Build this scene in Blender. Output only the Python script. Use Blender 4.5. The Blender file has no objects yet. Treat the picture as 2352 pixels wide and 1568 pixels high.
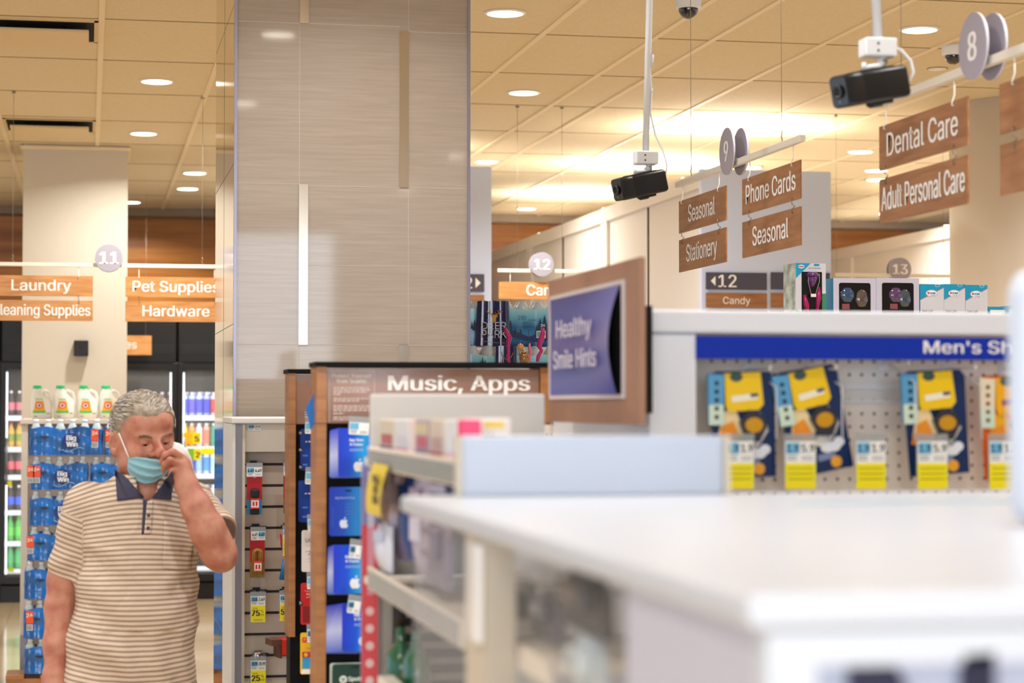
import bpy, math, random
import numpy as np
from mathutils import Matrix, Vector
random.seed(7)
S = bpy.context.scene
COL = S.collection
R = math.radians
# ---------------------------------------------------------------- camera
F = 4850.0                      # focal length in pixels of the 2352 px wide frame
TH, PS, CH = R(1.748), R(11.34), 1.67
HC = 3.49                       # ceiling height
cam = bpy.data.cameras.new('camera')
camo = bpy.data.objects.new('camera', cam)
COL.objects.link(camo)
camo.location = (0, 0, CH)
camo.rotation_euler = (math.pi/2 + TH, 0, -PS)
cam.sensor_width = 36.0
cam.lens = F*36/2352
cam.clip_end = 80
cam.dof.use_dof = True
cam.dof.focus_distance = 7.9
cam.dof.aperture_fstop = 4.2
S.camera = camo
CM = camo.rotation_euler.to_matrix()
def ray(px, py): return CM @ Vector(((px-1176)/F, -(py-784)/F, -1.0))
def Pd(px, py, d): v = ray(px, py)*d; return Vector((v.x, v.y, v.z+CH))
def PY(px, py, Y): r = ray(px, py); v = r*(Y/r.y); return Vector((v.x, v.y, v.z+CH))
def PX(px, py, X): r = ray(px, py); v = r*(X/r.x); return Vector((v.x, v.y, v.z+CH))
def PZ(px, py, Z): r = ray(px, py); v = r*((Z-CH)/r.z); return Vector((v.x, v.y, v.z+CH))
# ---------------------------------------------------------------- world, daylight, exposure
S.view_settings.view_transform = 'Standard'
S.view_settings.look = 'None'
S.view_settings.gamma = 1.0
S.view_settings.exposure = 0.34
S.cycles.use_denoising = True
S.cycles.max_bounces = 8
S.cycles.diffuse_bounces = 4
S.cycles.glossy_bounces = 4
S.cycles.transmission_bounces = 8
S.cycles.transparent_max_bounces = 12
S.cycles.caustics_reflective = False
S.cycles.caustics_refractive = False
S.cycles.sample_clamp_indirect = 4.0
W = bpy.data.worlds.new('daylight'); S.world = W
W.use_nodes = True
bg = W.node_tree.nodes['Background']
bg.inputs['Color'].default_value = (0.74, 0.84, 1.0, 1)
bg.inputs['Strength'].default_value = 0.8
def area(name, loc, rot, sx, sy, energy, col, spread=180, shape='RECTANGLE'):
    l = bpy.data.lights.new(name, 'AREA'); l.shape = shape; l.size = sx
    if shape == 'RECTANGLE': l.size_y = sy
    l.energy = energy; l.color = col; l.spread = R(spread)
    o = bpy.data.objects.new(name, l); COL.objects.link(o); o.location = loc; o.rotation_euler = rot
    return o
# daylight entering through the shop windows in the wall behind the camera
area('window_daylight', (-1.0, -4.9, 1.9), (math.pi/2, 0, 0), 6.4, 2.7, 260, (0.80, 0.89, 1.0))
# ---------------------------------------------------------------- materials
def lin(h):
    if not isinstance(h, str): return tuple(h)
    c = [int(h[i:i+2], 16)/255 for i in (0, 2, 4)]
    return tuple(x/12.92 if x <= .04045 else ((x+.055)/1.055)**2.4 for x in c)
MATS = {}
def mat(name, col='808080', rough=.5, metal=0, em=0, trans=0, ior=1.45, alpha=1, coat=0, spec=.5, sub=0, noise=0, nscale=30, bump=0, bscale=200, stretch=(1,1,1), sheen=0):
    if name in MATS: return MATS[name]
    m = bpy.data.materials.new(name); m.use_nodes = True; MATS[name] = m
    nt = m.node_tree; b = nt.nodes['Principled BSDF']
    c = lin(col)
    I = b.inputs
    I['Base Color'].default_value = (*c, 1); I['Roughness'].default_value = rough; I['Metallic'].default_value = metal
    I['IOR'].default_value = ior; I['Alpha'].default_value = alpha; I['Transmission Weight'].default_value = trans
    I['Coat Weight'].default_value = coat; I['Specular IOR Level'].default_value = spec; I['Sheen Weight'].default_value = sheen
    if sub: I['Subsurface Weight'].default_value = sub; I['Subsurface Radius'].default_value = (.012, .005, .003)
    if em: I['Emission Color'].default_value = (*c, 1); I['Emission Strength'].default_value = em
    if noise or bump:
        tc = nt.nodes.new('ShaderNodeTexCoord'); mp = nt.nodes.new('ShaderNodeMapping'); mp.inputs['Scale'].default_value = stretch
        nt.links.new(tc.outputs['Object'], mp.inputs['Vector'])
    if noise:
        n = nt.nodes.new('ShaderNodeTexNoise'); n.inputs['Scale'].default_value = nscale; n.inputs['Detail'].default_value = 6
        nt.links.new(mp.outputs[0], n.inputs['Vector'])
        r = nt.nodes.new('ShaderNodeValToRGB')
        r.color_ramp.elements[0].position = .3; r.color_ramp.elements[1].position = .7
        r.color_ramp.elements[0].color = (*[x*(1-noise) for x in c], 1)
        r.color_ramp.elements[1].color = (*[min(1, x*(1+noise)) for x in c], 1)
        nt.links.new(n.outputs['Fac'], r.inputs[0]); nt.links.new(r.outputs[0], I['Base Color'])
    if bump:
        n = nt.nodes.new('ShaderNodeTexNoise'); n.inputs['Scale'].default_value = bscale; n.inputs['Detail'].default_value = 3
        nt.links.new(mp.outputs[0], n.inputs['Vector'])
        bp = nt.nodes.new('ShaderNodeBump'); bp.inputs['Strength'].default_value = bump; bp.inputs['Distance'].default_value = .004
        nt.links.new(n.outputs['Fac'], bp.inputs['Height']); nt.links.new(bp.outputs[0], I['Normal'])
    return m
def ink(h, rough=.45): return mat('print_%s_%d' % (h, int(rough*100)), h, rough)
def woodmat(name, c1, c2, scale=1.0, rough=.4, axis=(1.2, 18, 18)):
    if name in MATS: return MATS[name]
    m = mat(name, c1, rough); nt = m.node_tree; b = nt.nodes['Principled BSDF']
    tc = nt.nodes.new('ShaderNodeTexCoord'); mp = nt.nodes.new('ShaderNodeMapping'); mp.inputs['Scale'].default_value = [a*scale for a in axis]
    n = nt.nodes.new('ShaderNodeTexNoise'); n.inputs['Scale'].default_value = 2.2; n.inputs['Detail'].default_value = 8; n.inputs['Distortion'].default_value = .6
    r = nt.nodes.new('ShaderNodeValToRGB'); e = r.color_ramp.elements
    e[0].position = .32; e[1].position = .7; e[0].color = (*lin(c2), 1); e[1].color = (*lin(c1), 1)
    nt.links.new(tc.outputs['Object'], mp.inputs[0]); nt.links.new(mp.outputs[0], n.inputs['Vector'])
    nt.links.new(n.outputs['Fac'], r.inputs[0]); nt.links.new(r.outputs[0], b.inputs['Base Color'])
    return m
# ---------------------------------------------------------------- objects
ROOT = {}
def tagit(o, label, cat, group=None, kind=None):
    if label: o['label'] = label
    if cat: o['category'] = cat
    if group: o['group'] = group
    if kind: o['kind'] = kind
    return o
def thing(name, label, cat, loc=(0, 0, 0), rz=0, group=None, rot=None):
    o = bpy.data.objects.new(name, None); COL.objects.link(o); o.empty_display_size = .05
    o.location = loc; o.rotation_euler = rot or (0, 0, rz)
    ROOT[o.name] = Matrix.Translation(Vector(loc)) @ o.rotation_euler.to_matrix().to_4x4()
    return tagit(o, label, cat, group)
def kids(o): return [c for c in bpy.data.objects if c.parent == o]
def dup(root, loc, rz=0, label=None, group=None, swap=None, rot=None):
    def cp(o, par):
        c = o.copy(); COL.objects.link(c)
        if par: c.parent = par
        if swap and c.type == 'MESH':
            for i, s in enumerate(c.material_slots):
                if s.material and s.material.name in swap:
                    s.link = 'OBJECT'; s.material = swap[s.material.name]
        KID[c.name] = [cp(k, c) for k in KID.get(o.name, [])]
        return c
    r = cp(root, None); r.location = loc; r.rotation_euler = rot or (0, 0, rz)
    ROOT[r.name] = Matrix.Translation(Vector(loc)) @ r.rotation_euler.to_matrix().to_4x4()
    if label: r['label'] = label
    if group: r['group'] = group
    return r
KID = {}
_txt = {}
import os
_tc = bpy.data.curves.new('lettering', 'FONT')
try: _tc.font = bpy.data.fonts.load(os.path.join(bpy.utils.resource_path('LOCAL'), 'datafiles', 'fonts', 'Inter.woff2'))   # ships with Blender
except Exception: pass
CAPH = .69
_to = bpy.data.objects.new('lettering', _tc)
def glyphs(s, bold):
    k = (s, bold)
    if k not in _txt:
        _tc.body = s; _tc.size = 1; _tc.resolution_u = 3
        COL.objects.link(_to)
        bpy.context.view_layer.update()
        dg = bpy.context.evaluated_depsgraph_get()
        me = bpy.data.meshes.new_from_object(_to.evaluated_get(dg))
        COL.objects.unlink(_to)
        v = [(p.co.x, p.co.y) for p in me.vertices]; f = [tuple(p.vertices) for p in me.polygons]
        bpy.data.meshes.remove(me)
        xs = [a for a, _ in v] or [0]
        _txt[k] = (v, f, min(xs), max(xs))
    return _txt[k]
_hv = glyphs('H', 0)[0]; CAPH = max(q[1] for q in _hv)
class MB:
    def __init__(s, root=None, m=None, world=False):
        s.v = []; s.f = []; s.mi = []; s.mats = []; s.cur = 0; s.root = root; s.sm = []; s.smooth = False
        s.T = Matrix(); s.at = {}
        if world and root: s.T = ROOT[root.name].inverted()
        if m is not None: s.m(m)
    def m(s, mt):
        if isinstance(mt, str): mt = ink(mt)
        if mt not in s.mats: s.mats.append(mt)
        s.cur = s.mats.index(mt); return s
    def add(s, vs, fs):
        b = len(s.v)
        s.v += [s.T @ Vector(v) for v in vs]
        s.f += [tuple(b+i for i in f) for f in fs]
        s.mi += [s.cur]*len(fs); s.sm += [s.smooth]*len(fs)
        return s
    def box(s, x0, x1, y0, y1, z0, z1):
        return s.add([(x, y, z) for x in (x0, x1) for y in (y0, y1) for z in (z0, z1)],
            [(0, 1, 3, 2), (4, 6, 7, 5), (0, 4, 5, 1), (2, 3, 7, 6), (0, 2, 6, 4), (1, 5, 7, 3)])
    def bbox(s, x0, x1, y0, y1, z0, z1, b=.004):          # box with chamfered edges
        b = min(b, (x1-x0)/2.01, (y1-y0)/2.01, (z1-z0)/2.01)
        import bmesh
        bm = bmesh.new(); bmesh.ops.create_cube(bm, size=1)
        for v in bm.verts: v.co = Vector(((x0+x1)/2+v.co.x*(x1-x0), (y0+y1)/2+v.co.y*(y1-y0), (z0+z1)/2+v.co.z*(z1-z0)))
        bmesh.ops.bevel(bm, geom=bm.edges[:], offset=b, segments=2, affect='EDGES', profile=.5)
        bm.verts.index_update(); vs = [v.co.copy() for v in bm.verts]; fs = [tuple(v.index for v in f.verts) for f in bm.faces]
        bm.free(); return s.add(vs, fs)
    def quad(s, x0, x1, z0, z1, y):                       # faces -Y
        return s.add([(x0, y, z0), (x1, y, z0), (x1, y, z1), (x0, y, z1)], [(0, 1, 2, 3)])
    def poly(s, pts, y):
        return s.add([(p[0], y, p[1]) for p in pts], [tuple(range(len(pts)))])
    def prism(s, pts, y0, y1):                            # outline in XZ, extruded along Y
        n = len(pts)
        vs = [(p[0], y0, p[1]) for p in pts]+[(p[0], y1, p[1]) for p in pts]
        return s.add(vs, [tuple(range(n)), tuple(range(2*n-1, n-1, -1))]+[(i, n+i, n+(i+1) % n, (i+1) % n) for i in range(n)])
    def ell(s, cx, cz, rx, rz, y, n=28, y1=None):
        pts = [(cx+rx*math.cos(2*math.pi*i/n), cz+rz*math.sin(2*math.pi*i/n)) for i in range(n)]
        return s.poly(pts, y) if y1 is None else s.prism(pts, y, y1)
    def tube(s, pts, r, n=8, caps=True):
        pts = [Vector(p) for p in pts]; k = len(pts)
        rs = r if isinstance(r, (list, tuple)) else [r]*k
        sm = s.smooth; s.smooth = True
        vs = []; up = None
        for i, p in enumerate(pts):
            t = (pts[min(i+1, k-1)]-pts[max(i-1, 0)]).normalized()
            if up is None: up = t.orthogonal().normalized()
            up = (up - t*up.dot(t)); up = up.normalized() if up.length > 1e-6 else t.orthogonal().normalized()
            w = t.cross(up)
            vs += [p+(up*math.cos(2*math.pi*j/n)+w*math.sin(2*math.pi*j/n))*rs[i] for j in range(n)]
        fs = [(i*n+j, i*n+(j+1) % n, (i+1)*n+(j+1) % n, (i+1)*n+j) for i in range(k-1) for j in range(n)]
        b = len(s.v); s.add(vs, fs); s.smooth = sm
        if caps: s.f += [tuple(b+j for j in range(n-1, -1, -1)), tuple(b+(k-1)*n+j for j in range(n))]; s.mi += [s.cur]*2; s.sm += [False]*2
        return s
    def lathe(s, prof, cx=0, cy=0, cz=0, n=20, sq=1.0, caps=True):   # profile of (radius, z); sq flattens along y
        sm = s.smooth; s.smooth = True
        vs = [(cx+r*math.cos(2*math.pi*j/n), cy+sq*r*math.sin(2*math.pi*j/n), cz+z) for r, z in prof for j in range(n)]
        k = len(prof)
        fs = [(i*n+j, i*n+(j+1) % n, (i+1)*n+(j+1) % n, (i+1)*n+j) for i in range(k-1) for j in range(n)]
        s.add(vs, fs)
        s.smooth = sm
        if not caps: return s
        b = len(s.v)-len(vs)
        s.f += [tuple(b+j for j in range(n-1, -1, -1)), tuple(b+(k-1)*n+j for j in range(n))]; s.mi += [s.cur]*2; s.sm += [False]*2
        return s
    def grid(s, fn, nu, nv):
        sm = s.smooth; s.smooth = True
        s.add([fn(i/nu, j/nv) for i in range(nu+1) for j in range(nv+1)],
              [(i*(nv+1)+j, (i+1)*(nv+1)+j, (i+1)*(nv+1)+j+1, i*(nv+1)+j+1) for i in range(nu) for j in range(nv)])
        s.smooth = sm; return s
    def text(s, t, x, z, h, y, w=None, al='c', bold=0.0, skew=0):   # cap height h, baseline z, optional total width w, faces -Y
        v, f, a, b = glyphs(t, 0)
        k = h/CAPH; kx = k if w is None else w/max(b-a, 1e-6)
        tw = (b-a)*kx
        x0 = x-tw/2 if al == 'c' else (x if al == 'l' else x-tw)
        n = len(v)
        for i, d in enumerate([0] if not bold else [0, -bold, bold]):
            s.add([(x0+(p[0]-a)*kx+skew*p[1]*k+d*k, y-.00005*i, z+p[1]*k) for p in v], f)
        return s
    def build(s, name, parent='root', label=None, shade=None):
        me = bpy.data.meshes.new(name); me.from_pydata([tuple(v) for v in s.v], [], s.f)
        for m_ in s.mats: me.materials.append(m_)
        me.polygons.foreach_set('material_index', s.mi); me.polygons.foreach_set('use_smooth', s.sm)
        me.update()
        o = bpy.data.objects.new(name, me); COL.objects.link(o)
        p = s.root if parent == 'root' else parent
        if p is not None: o.parent = p; KID.setdefault(p.name, []).append(o)
        KID.setdefault(o.name, [])
        if label: o['label'] = label
        return o
def struct(mb, name):
    o = mb.build(name, None); o['kind'] = 'structure'; return o
def solo(mb, name, label, cat, group=None):
    return tagit(mb.build(name, None), label, cat, group)
WHITE = lambda: mat('white_enamel', 'e8e8ea', .35)
# ================================================================ the setting
XL, XR, YB, YF = -7.0, 12.0, 20.0, -5.0
# floor: polished beige tiles
fm = mat('floor_tile', 'b89a72', .12, spec=.5); nt = fm.node_tree
tc = nt.nodes.new('ShaderNodeTexCoord'); br = nt.nodes.new('ShaderNodeTexBrick'); br.offset = 0
br.inputs['Scale'].default_value = 1.64; br.inputs['Brick Width'].default_value = 1; br.inputs['Row Height'].default_value = 1
br.inputs['Mortar Size'].default_value = .004
br.inputs['Color1'].default_value = (*lin('c9b088'), 1); br.inputs['Color2'].default_value = (*lin('c0a67c'), 1); br.inputs['Mortar'].default_value = (*lin('8a7050'), 1)
nt.links.new(tc.outputs['Object'], br.inputs['Vector']); nt.links.new(br.outputs[0], nt.nodes['Principled BSDF'].inputs['Base Color'])
struct(MB(m=fm).box(XL, XR, YF, YB, -.1, 0), 'floor')
# ceiling: tiles in a grid of light tees along the room and thin joints across it
cm = mat('ceiling_tile', 'd8c6a2', .85, noise=.05, nscale=60, bump=.15, bscale=300)
tm = mat('ceiling_tee', 'e6d3b0', .6)
c = MB(m=cm).box(XL, XR, YF, YB+.1, HC, HC+.1)
TX = [-2.39, -1.78, -1.17, -.559, .051, .662, 1.273, 1.581, 2.167, 2.734, 3.031, 3.608, 4.203, 4.81, 5.42, 6.03, 6.64, 7.25, 7.86]
c.m(tm)
for x in TX: c.box(x-.014, x+.014, YF, YB, HC-.007, HC)
c.m(mat('ceiling_joint', '8d7350', .9))
for k in range(-6, 7):
    y = 12.47+1.2*k
    for a, b in zip(TX[:-1], TX[1:]): c.box(a+.015, b-.015, y-.006, y+.006, HC-.002, HC)
for y in (10.73, 13.06+.5, 14.27): c.box(-.545, .037, y-.006, y+.006, HC-.002, HC)
struct(c, 'ceiling')
# back wall with dark soffit line and a band of wood panelling
w = MB(m=mat('back_wall_black', '0c0b0b', .5)).box(XL, XR, YB, YB+.15, 0, HC)
w.m(mat('soffit_taupe', '8c7a68', .8)).box(XL, XR, YB-.32, YB, 3.42, HC-.002)
struct(w, 'wall_back')
wb = MB(m=woodmat('wood_panelling', 'bf7a2c', '92561e', .35, .35)).box(XL, XR, YB-.06, YB-.001, 2.47, 3.42)
struct(wb, 'trim_1')
# shop front behind the camera, with a wide window
sw = mat('shopfront_wall', 'b9b3ab', .7)
w = MB(m=sw)
w.box(XL, -4.6, YF-.2, YF, 0, HC); w.box(2.3, XR, YF-.2, YF, 0, HC); w.box(-4.6, 2.3, YF-.2, YF, 3.3, HC); w.box(-4.6, 2.3, YF-.2, YF, 0, .45)
struct(w, 'wall_front')
f = MB(m=mat('window_metal', '55585c', .3, .8))
for x in (-4.6, -2.3, 0, 2.26): f.box(x, x+.04, YF-.12, YF-.05, .45, 3.3)
f.box(-4.6, 2.3, YF-.12, YF-.05, .45, .5); f.box(-4.6, 2.3, YF-.12, YF-.05, 3.25, 3.3)
wo = struct(f, 'window_1')
MB(m=mat('shop_glass', 'ffffff', .03, alpha=.05)).box(-4.55, 2.25, YF-.09, YF-.084, .5, 3.25).build('glass', wo)
# ---------------- the stone-clad pillar
st = mat('travertine', 'b3a494', .045, spec=.5); nt = st.node_tree; b = nt.nodes['Principled BSDF']
tc = nt.nodes.new('ShaderNodeTexCoord'); mp = nt.nodes.new('ShaderNodeMapping'); mp.inputs['Scale'].default_value = (1.6, 1.6, 38)
n1 = nt.nodes.new('ShaderNodeTexNoise'); n1.inputs['Scale'].default_value = 3; n1.inputs['Detail'].default_value = 9; n1.inputs['Distortion'].default_value = .35
rp = nt.nodes.new('ShaderNodeValToRGB'); e = rp.color_ramp.elements
e[0].position = .3; e[1].position = .72; e[0].color = (*lin('9c9084'), 1); e[1].color = (*lin('a79b8f'), 1)
nt.links.new(tc.outputs['Object'], mp.inputs[0]); nt.links.new(mp.outputs[0], n1.inputs[0]); nt.links.new(n1.outputs[0], rp.inputs[0])
n2 = nt.nodes.new('ShaderNodeTexNoise'); n2.inputs['Scale'].default_value = 1.4
mx = nt.nodes.new('ShaderNodeMixRGB'); mx.blend_type = 'MULTIPLY'; mx.inputs[0].default_value = .5
r2 = nt.nodes.new('ShaderNodeValToRGB'); r2.color_ramp.elements[0].color = (.88, .80, .72, 1); r2.color_ramp.elements[1].color = (1, .98, .98, 1)
r2.color_ramp.elements[0].position = .35; r2.color_ramp.elements[1].position = .65
nt.links.new(tc.outputs['Object'], n2.inputs[0]); nt.links.new(n2.outputs[0], r2.inputs[0])
nt.links.new(rp.outputs[0], mx.inputs[1]); nt.links.new(r2.outputs[0], mx.inputs[2]); nt.links.new(mx.outputs[0], b.inputs['Base Color'])
YC = 7.249; XC0 = PY(538, 900, YC).x; XC1 = PY(1077, 900, YC).x
pil = MB(m=st).box(XC0+.004, XC1-.004, YC, YC+1.08, 0, HC-.001)
def cz(y): return PY(800, y, YC).z
def cx(x): return PY(x, 600, YC).x
pil.m(mat('stone_joint', 'b5a99d', .4))
for xa, xb, y in ((708, 917, 57), (708, 1075, 428), (707, 1075, 610), (540, 686, 792), (708, 917, 792), (938, 1075, 792), (938, 1075, 68), (540, 686, 57), (540, 686, 425)):
    pil.box(cx(xa), cx(xb), YC-.0006, YC+.01, cz(y)-.001, cz(y)+.001)
for x in (687, 938): pil.box(cx(x)-.0007, cx(x)+.0007, YC-.0005, YC+.01, 0, HC-.01)
po = struct(pil, 'pillar')
inl = mat('brushed_inlay', 'b9ad9e', .16, 1)
for xa, xb, ya, yb in ((687, 708, -300, 57), (917, 938, 68, 428), (686, 707, 425, 792), (917, 938, 792, 1160)):
    MB(m=inl).box(cx(xa), cx(xb), YC-.004, YC+.01, cz(yb), max(.02, min(HC-.02, cz(ya)))).build('metal_inlay', po)
ct = MB(m=mat('corner_trim_metal', '8d8794', .3, .9))
ct.box(XC0-.004, XC0+.006, YC-.006, YC+.012, 0, HC-.002); ct.build('corner_trim', po)
MB(m=mat('corner_trim_metal')).box(XC1-.006, XC1+.004, YC-.006, YC+.012, 0, HC-.002).build('corner_trim', po)
mr = MB(m=mat('polished_side', 'c4b8a6', .07, 1)).box(XC0-.003, XC0+.01, YC+.013, YC+1.08, 0, HC-.002)
mr.m(mat('stone_joint_dark', '6f675f', .5))
for z in (.3, .85, 1.4, 1.95, 2.5, 3.05): mr.box(XC0-.0035, XC0, YC+.013, YC+1.08, z-.001, z+.001)
mr.box(XC0-.0035, XC0, YC+.55, YC+.553, 0, HC-.01)
mr.build('side_panel', po)
# ---------------- far pillars and tall aisle partitions
cr = mat('cream_paint', 'c9bfae', .7)
p = MB(m=cr).box(-.453, .262, 15.0, 15.7, 0, HC-.001); p.m(tm).box(-.475, .285, 14.985, 15.7, HC-.035, HC-.012)
struct(p, 'pillar')
gp = mat('lilac_grey_laminate', 'ced9f4', .55)
wp = mat('warm_white_panel', 'e2dbd4', .5)
dk = mat('panel_gap', '3a302a', .8)
TOPW = 3.12
def unit(x0, x1, y0, y1, gaps, name='partition', TOPW=3.12):
    u = MB(m=wp).box(x0+.03, x1-.03, y0+.06, y1, 0, TOPW-.1)
    u.box(x0, x1, y0+.05, y1, TOPW-.1, TOPW)
    u.m(dk)
    for y, k in gaps:
        u.box(x0+.022, x0+.031, y-.009*k, y+.009*k, .4, TOPW-.1)
    u.m(wp)
    for y, k in gaps:
        if k < 1: u.box(x0+.004, x0+.03, y-.2, y-.02, .4, TOPW-.1)
    u.m(gp).bbox(x0-.02, x1+.02, y0, y0+.05, 0, TOPW+.005, .004)
    return struct(u, name)
gx = 3.70
unit(gx, 4.50, 12.45, 19.6, [(PX(x, 700, gx+.02).y, k) for x, k in ((1487, 1), (1383, .6), (1292, 1), (1212, .6))])
Y2 = 13.95; q2 = PY(1129, 383, Y2); TOP2 = q2.z-.005
unit(q2.x-.9, q2.x-.02, Y2, 19.6, [], TOPW=TOP2)
unit(6.77, 7.6, 12.4, 19.6, [(PX(1940, 600, 6.79).y, .8)])
# round column near the right edge
rc = PY(2195, 600, 11.9)
p = MB(m=mat('round_column_paint', 'e2d6c6', .7)).lathe([(.5, 0), (.5, HC-.001)], rc.x+.505, 11.9, 0, 64)
struct(p, 'column')
# ================================================================ ceiling fittings
WARM = (1.0, .985, .95)
glow = mat('lamp_lens', 'fff6e6', .4, em=14)
rim = mat('lamp_trim', 'efe6d6', .4)
def downlight(loc, label, power=26):
    if not downlight.first:
        t = thing('recessed_downlight', label, 'ceiling light', loc, group='recessed downlights in the ceiling')
        MB(t, rim).lathe([(.083, -.001), (.098, -.001), (.098, -.006), (.083, -.010)], n=40, caps=False).build('trim_ring')
        MB(t, glow).lathe([(.001, -.0075), (.083, -.0075), (.083, -.0055), (.001, -.0055)], n=40).build('lens')
        downlight.first = t
    else: t = dup(downlight.first, loc, 0, label)
    ln = 'downlight_%d' % power
    l = bpy.data.lights.get(ln) or bpy.data.lights.new(ln, 'AREA')
    l.shape = 'DISK'; l.size = .16; l.energy = power; l.color = WARM if power > 16 else (.96, .98, 1.0); l.spread = R(150 if power > 16 else 125)
    o = bpy.data.objects.new('downlight_beam', l); COL.objects.link(o); o.parent = t; o.location = (0, 0, -.02)
    return t
downlight.first = None
LIT = [(360, 185, 'over the aisle of the number 11 sign, nearest on the left'), (330, 305, 'left of the column, second from the front'),
 (447, 396, 'left of the column, above the Pet Supplies plate'), (431, 432, 'small, between the two smallest left of the column'), (300, 463, 'smallest of the left ones, half behind the cream pillar'),
 (1160, 28, 'biggest, just right of the stone pillar at the top edge'), (1203, 211, 'second one right of the stone pillar'), (1117, 370, 'above the narrow grey partition beside the stone pillar'),
 (1209, 478, 'just above the wood band, over the number 12 sign'), (2112, 66, 'beside the hanging cable, right of the upper camera bracket'), (1976, 347, 'left of the Dental Care plate'),
 (2045, 459, 'partly behind the Adult Personal Care plate'), (2039, 489, 'under the Adult Personal Care plate, nearest the wood band'), (1723, 383, 'over the top of the wide grey partition'),
 (1630, 286, 'between the two black cameras, in the bright part'), (1426, 380, 'behind the left black camera, in the bright part'), (2013, 390, 'left of the Adult Personal Care plate, in the bright part')]
for x, y, l in LIT:
    p = PZ(x, y, HC); downlight(p, 'round white recessed downlight '+l)
k = 0
for X in (-4.2, -2.6, -.9, .9, 2.6, 4.6, 6.6):
    for Y in (-3, -.6, 1.8, 4.2, 6.4, 8.4):
        if Y > 8 and X < 4: continue
        downlight((X, Y, HC), 'round white recessed downlight in the ceiling above the front aisles', 16 if 3 < Y < 6 else 9 if Y < 3 else 14)
for X in (-2.6, -1.6, 6.2, 8):
    for Y in (11, 13.5, 16): downlight((X, Y, HC), 'round white recessed downlight at the side of the far aisles', 12)
# unlit round fitting
p = PZ(2153, 157, HC)
t = thing('ceiling_speaker', 'small round unlit ceiling fitting below the right dome camera', 'ceiling fitting', p)
MB(t, rim).lathe([(.05, -.001), (.05, -.006), (.001, -.007)], n=28).build('cover'); MB(t, mat('ceiling_joint')).lathe([(.056, -.0005), (.056, -.003), (.05, -.003)], n=28, caps=False).build('trim_ring')
# air vents
vm = mat('vent_paint', 'd8bf93', .6)
def vent(y0, y1, lab):
    x0, x1 = -.545, .037
    t = thing('ceiling_vent', lab, 'air vent', ((x0+x1)/2, (y0+y1)/2, HC)); h = (x1-x0)/2; g = (y1-y0)/2
    MB(t, mat('vent_dark', '17120d', .9)).box(-h+.02, h-.02, -g+.02, g-.02, -.003, -.001).build('opening')
    f = MB(t, vm)
    for a in ((-h, h, -g, -g+.02), (-h, h, g-.02, g), (-h, -h+.02, -g, g), (h-.02, h, -g, g)): f.box(*a, -.006, -.0005)
    f.build('frame')
    MB(t, vm).bbox(-h+.045, h-.045, -g+.05, g-.05, -.052, -.034, .005).build('plaque')
    st_ = MB(t, mat('vent_dark'))
    for sx in (-1, 1):
        for sy in (-1, 1): st_.box(sx*.15-.008, sx*.15+.008, sy*.15-.008, sy*.15+.008, -.036, -.002)
    st_.build('hanger')
vent(10.13, 10.72, 'square beige ceiling vent nearest the top left corner'); vent(13.68, 14.27, 'square beige ceiling vent above the cream pillar')
# dome cameras
wpl = mat('white_plastic', 'dfe0e2', .35); smoke = mat('smoked_dome', '0c0a09', .06, coat=1)
def dome(x, y, lab):
    p = PZ(x, y, HC)
    t = thing('dome_camera', lab, 'security camera', p)
    MB(t, wpl).lathe([(.060, 0), (.060, -.012), (.056, -.05), (.048, -.055)], n=36).build('housing')
    MB(t, smoke).lathe([(.044, -.05)]+[(.044*math.cos(a), -.055-.046*math.sin(a)) for a in [i*math.pi/16 for i in range(8)]]+[(.002, -.101)], n=32).build('dome')
dome(1581, -8, 'white ceiling dome camera above the left black camera'); dome(2190, 103, 'white ceiling dome camera left of the number 8 discs')
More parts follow.
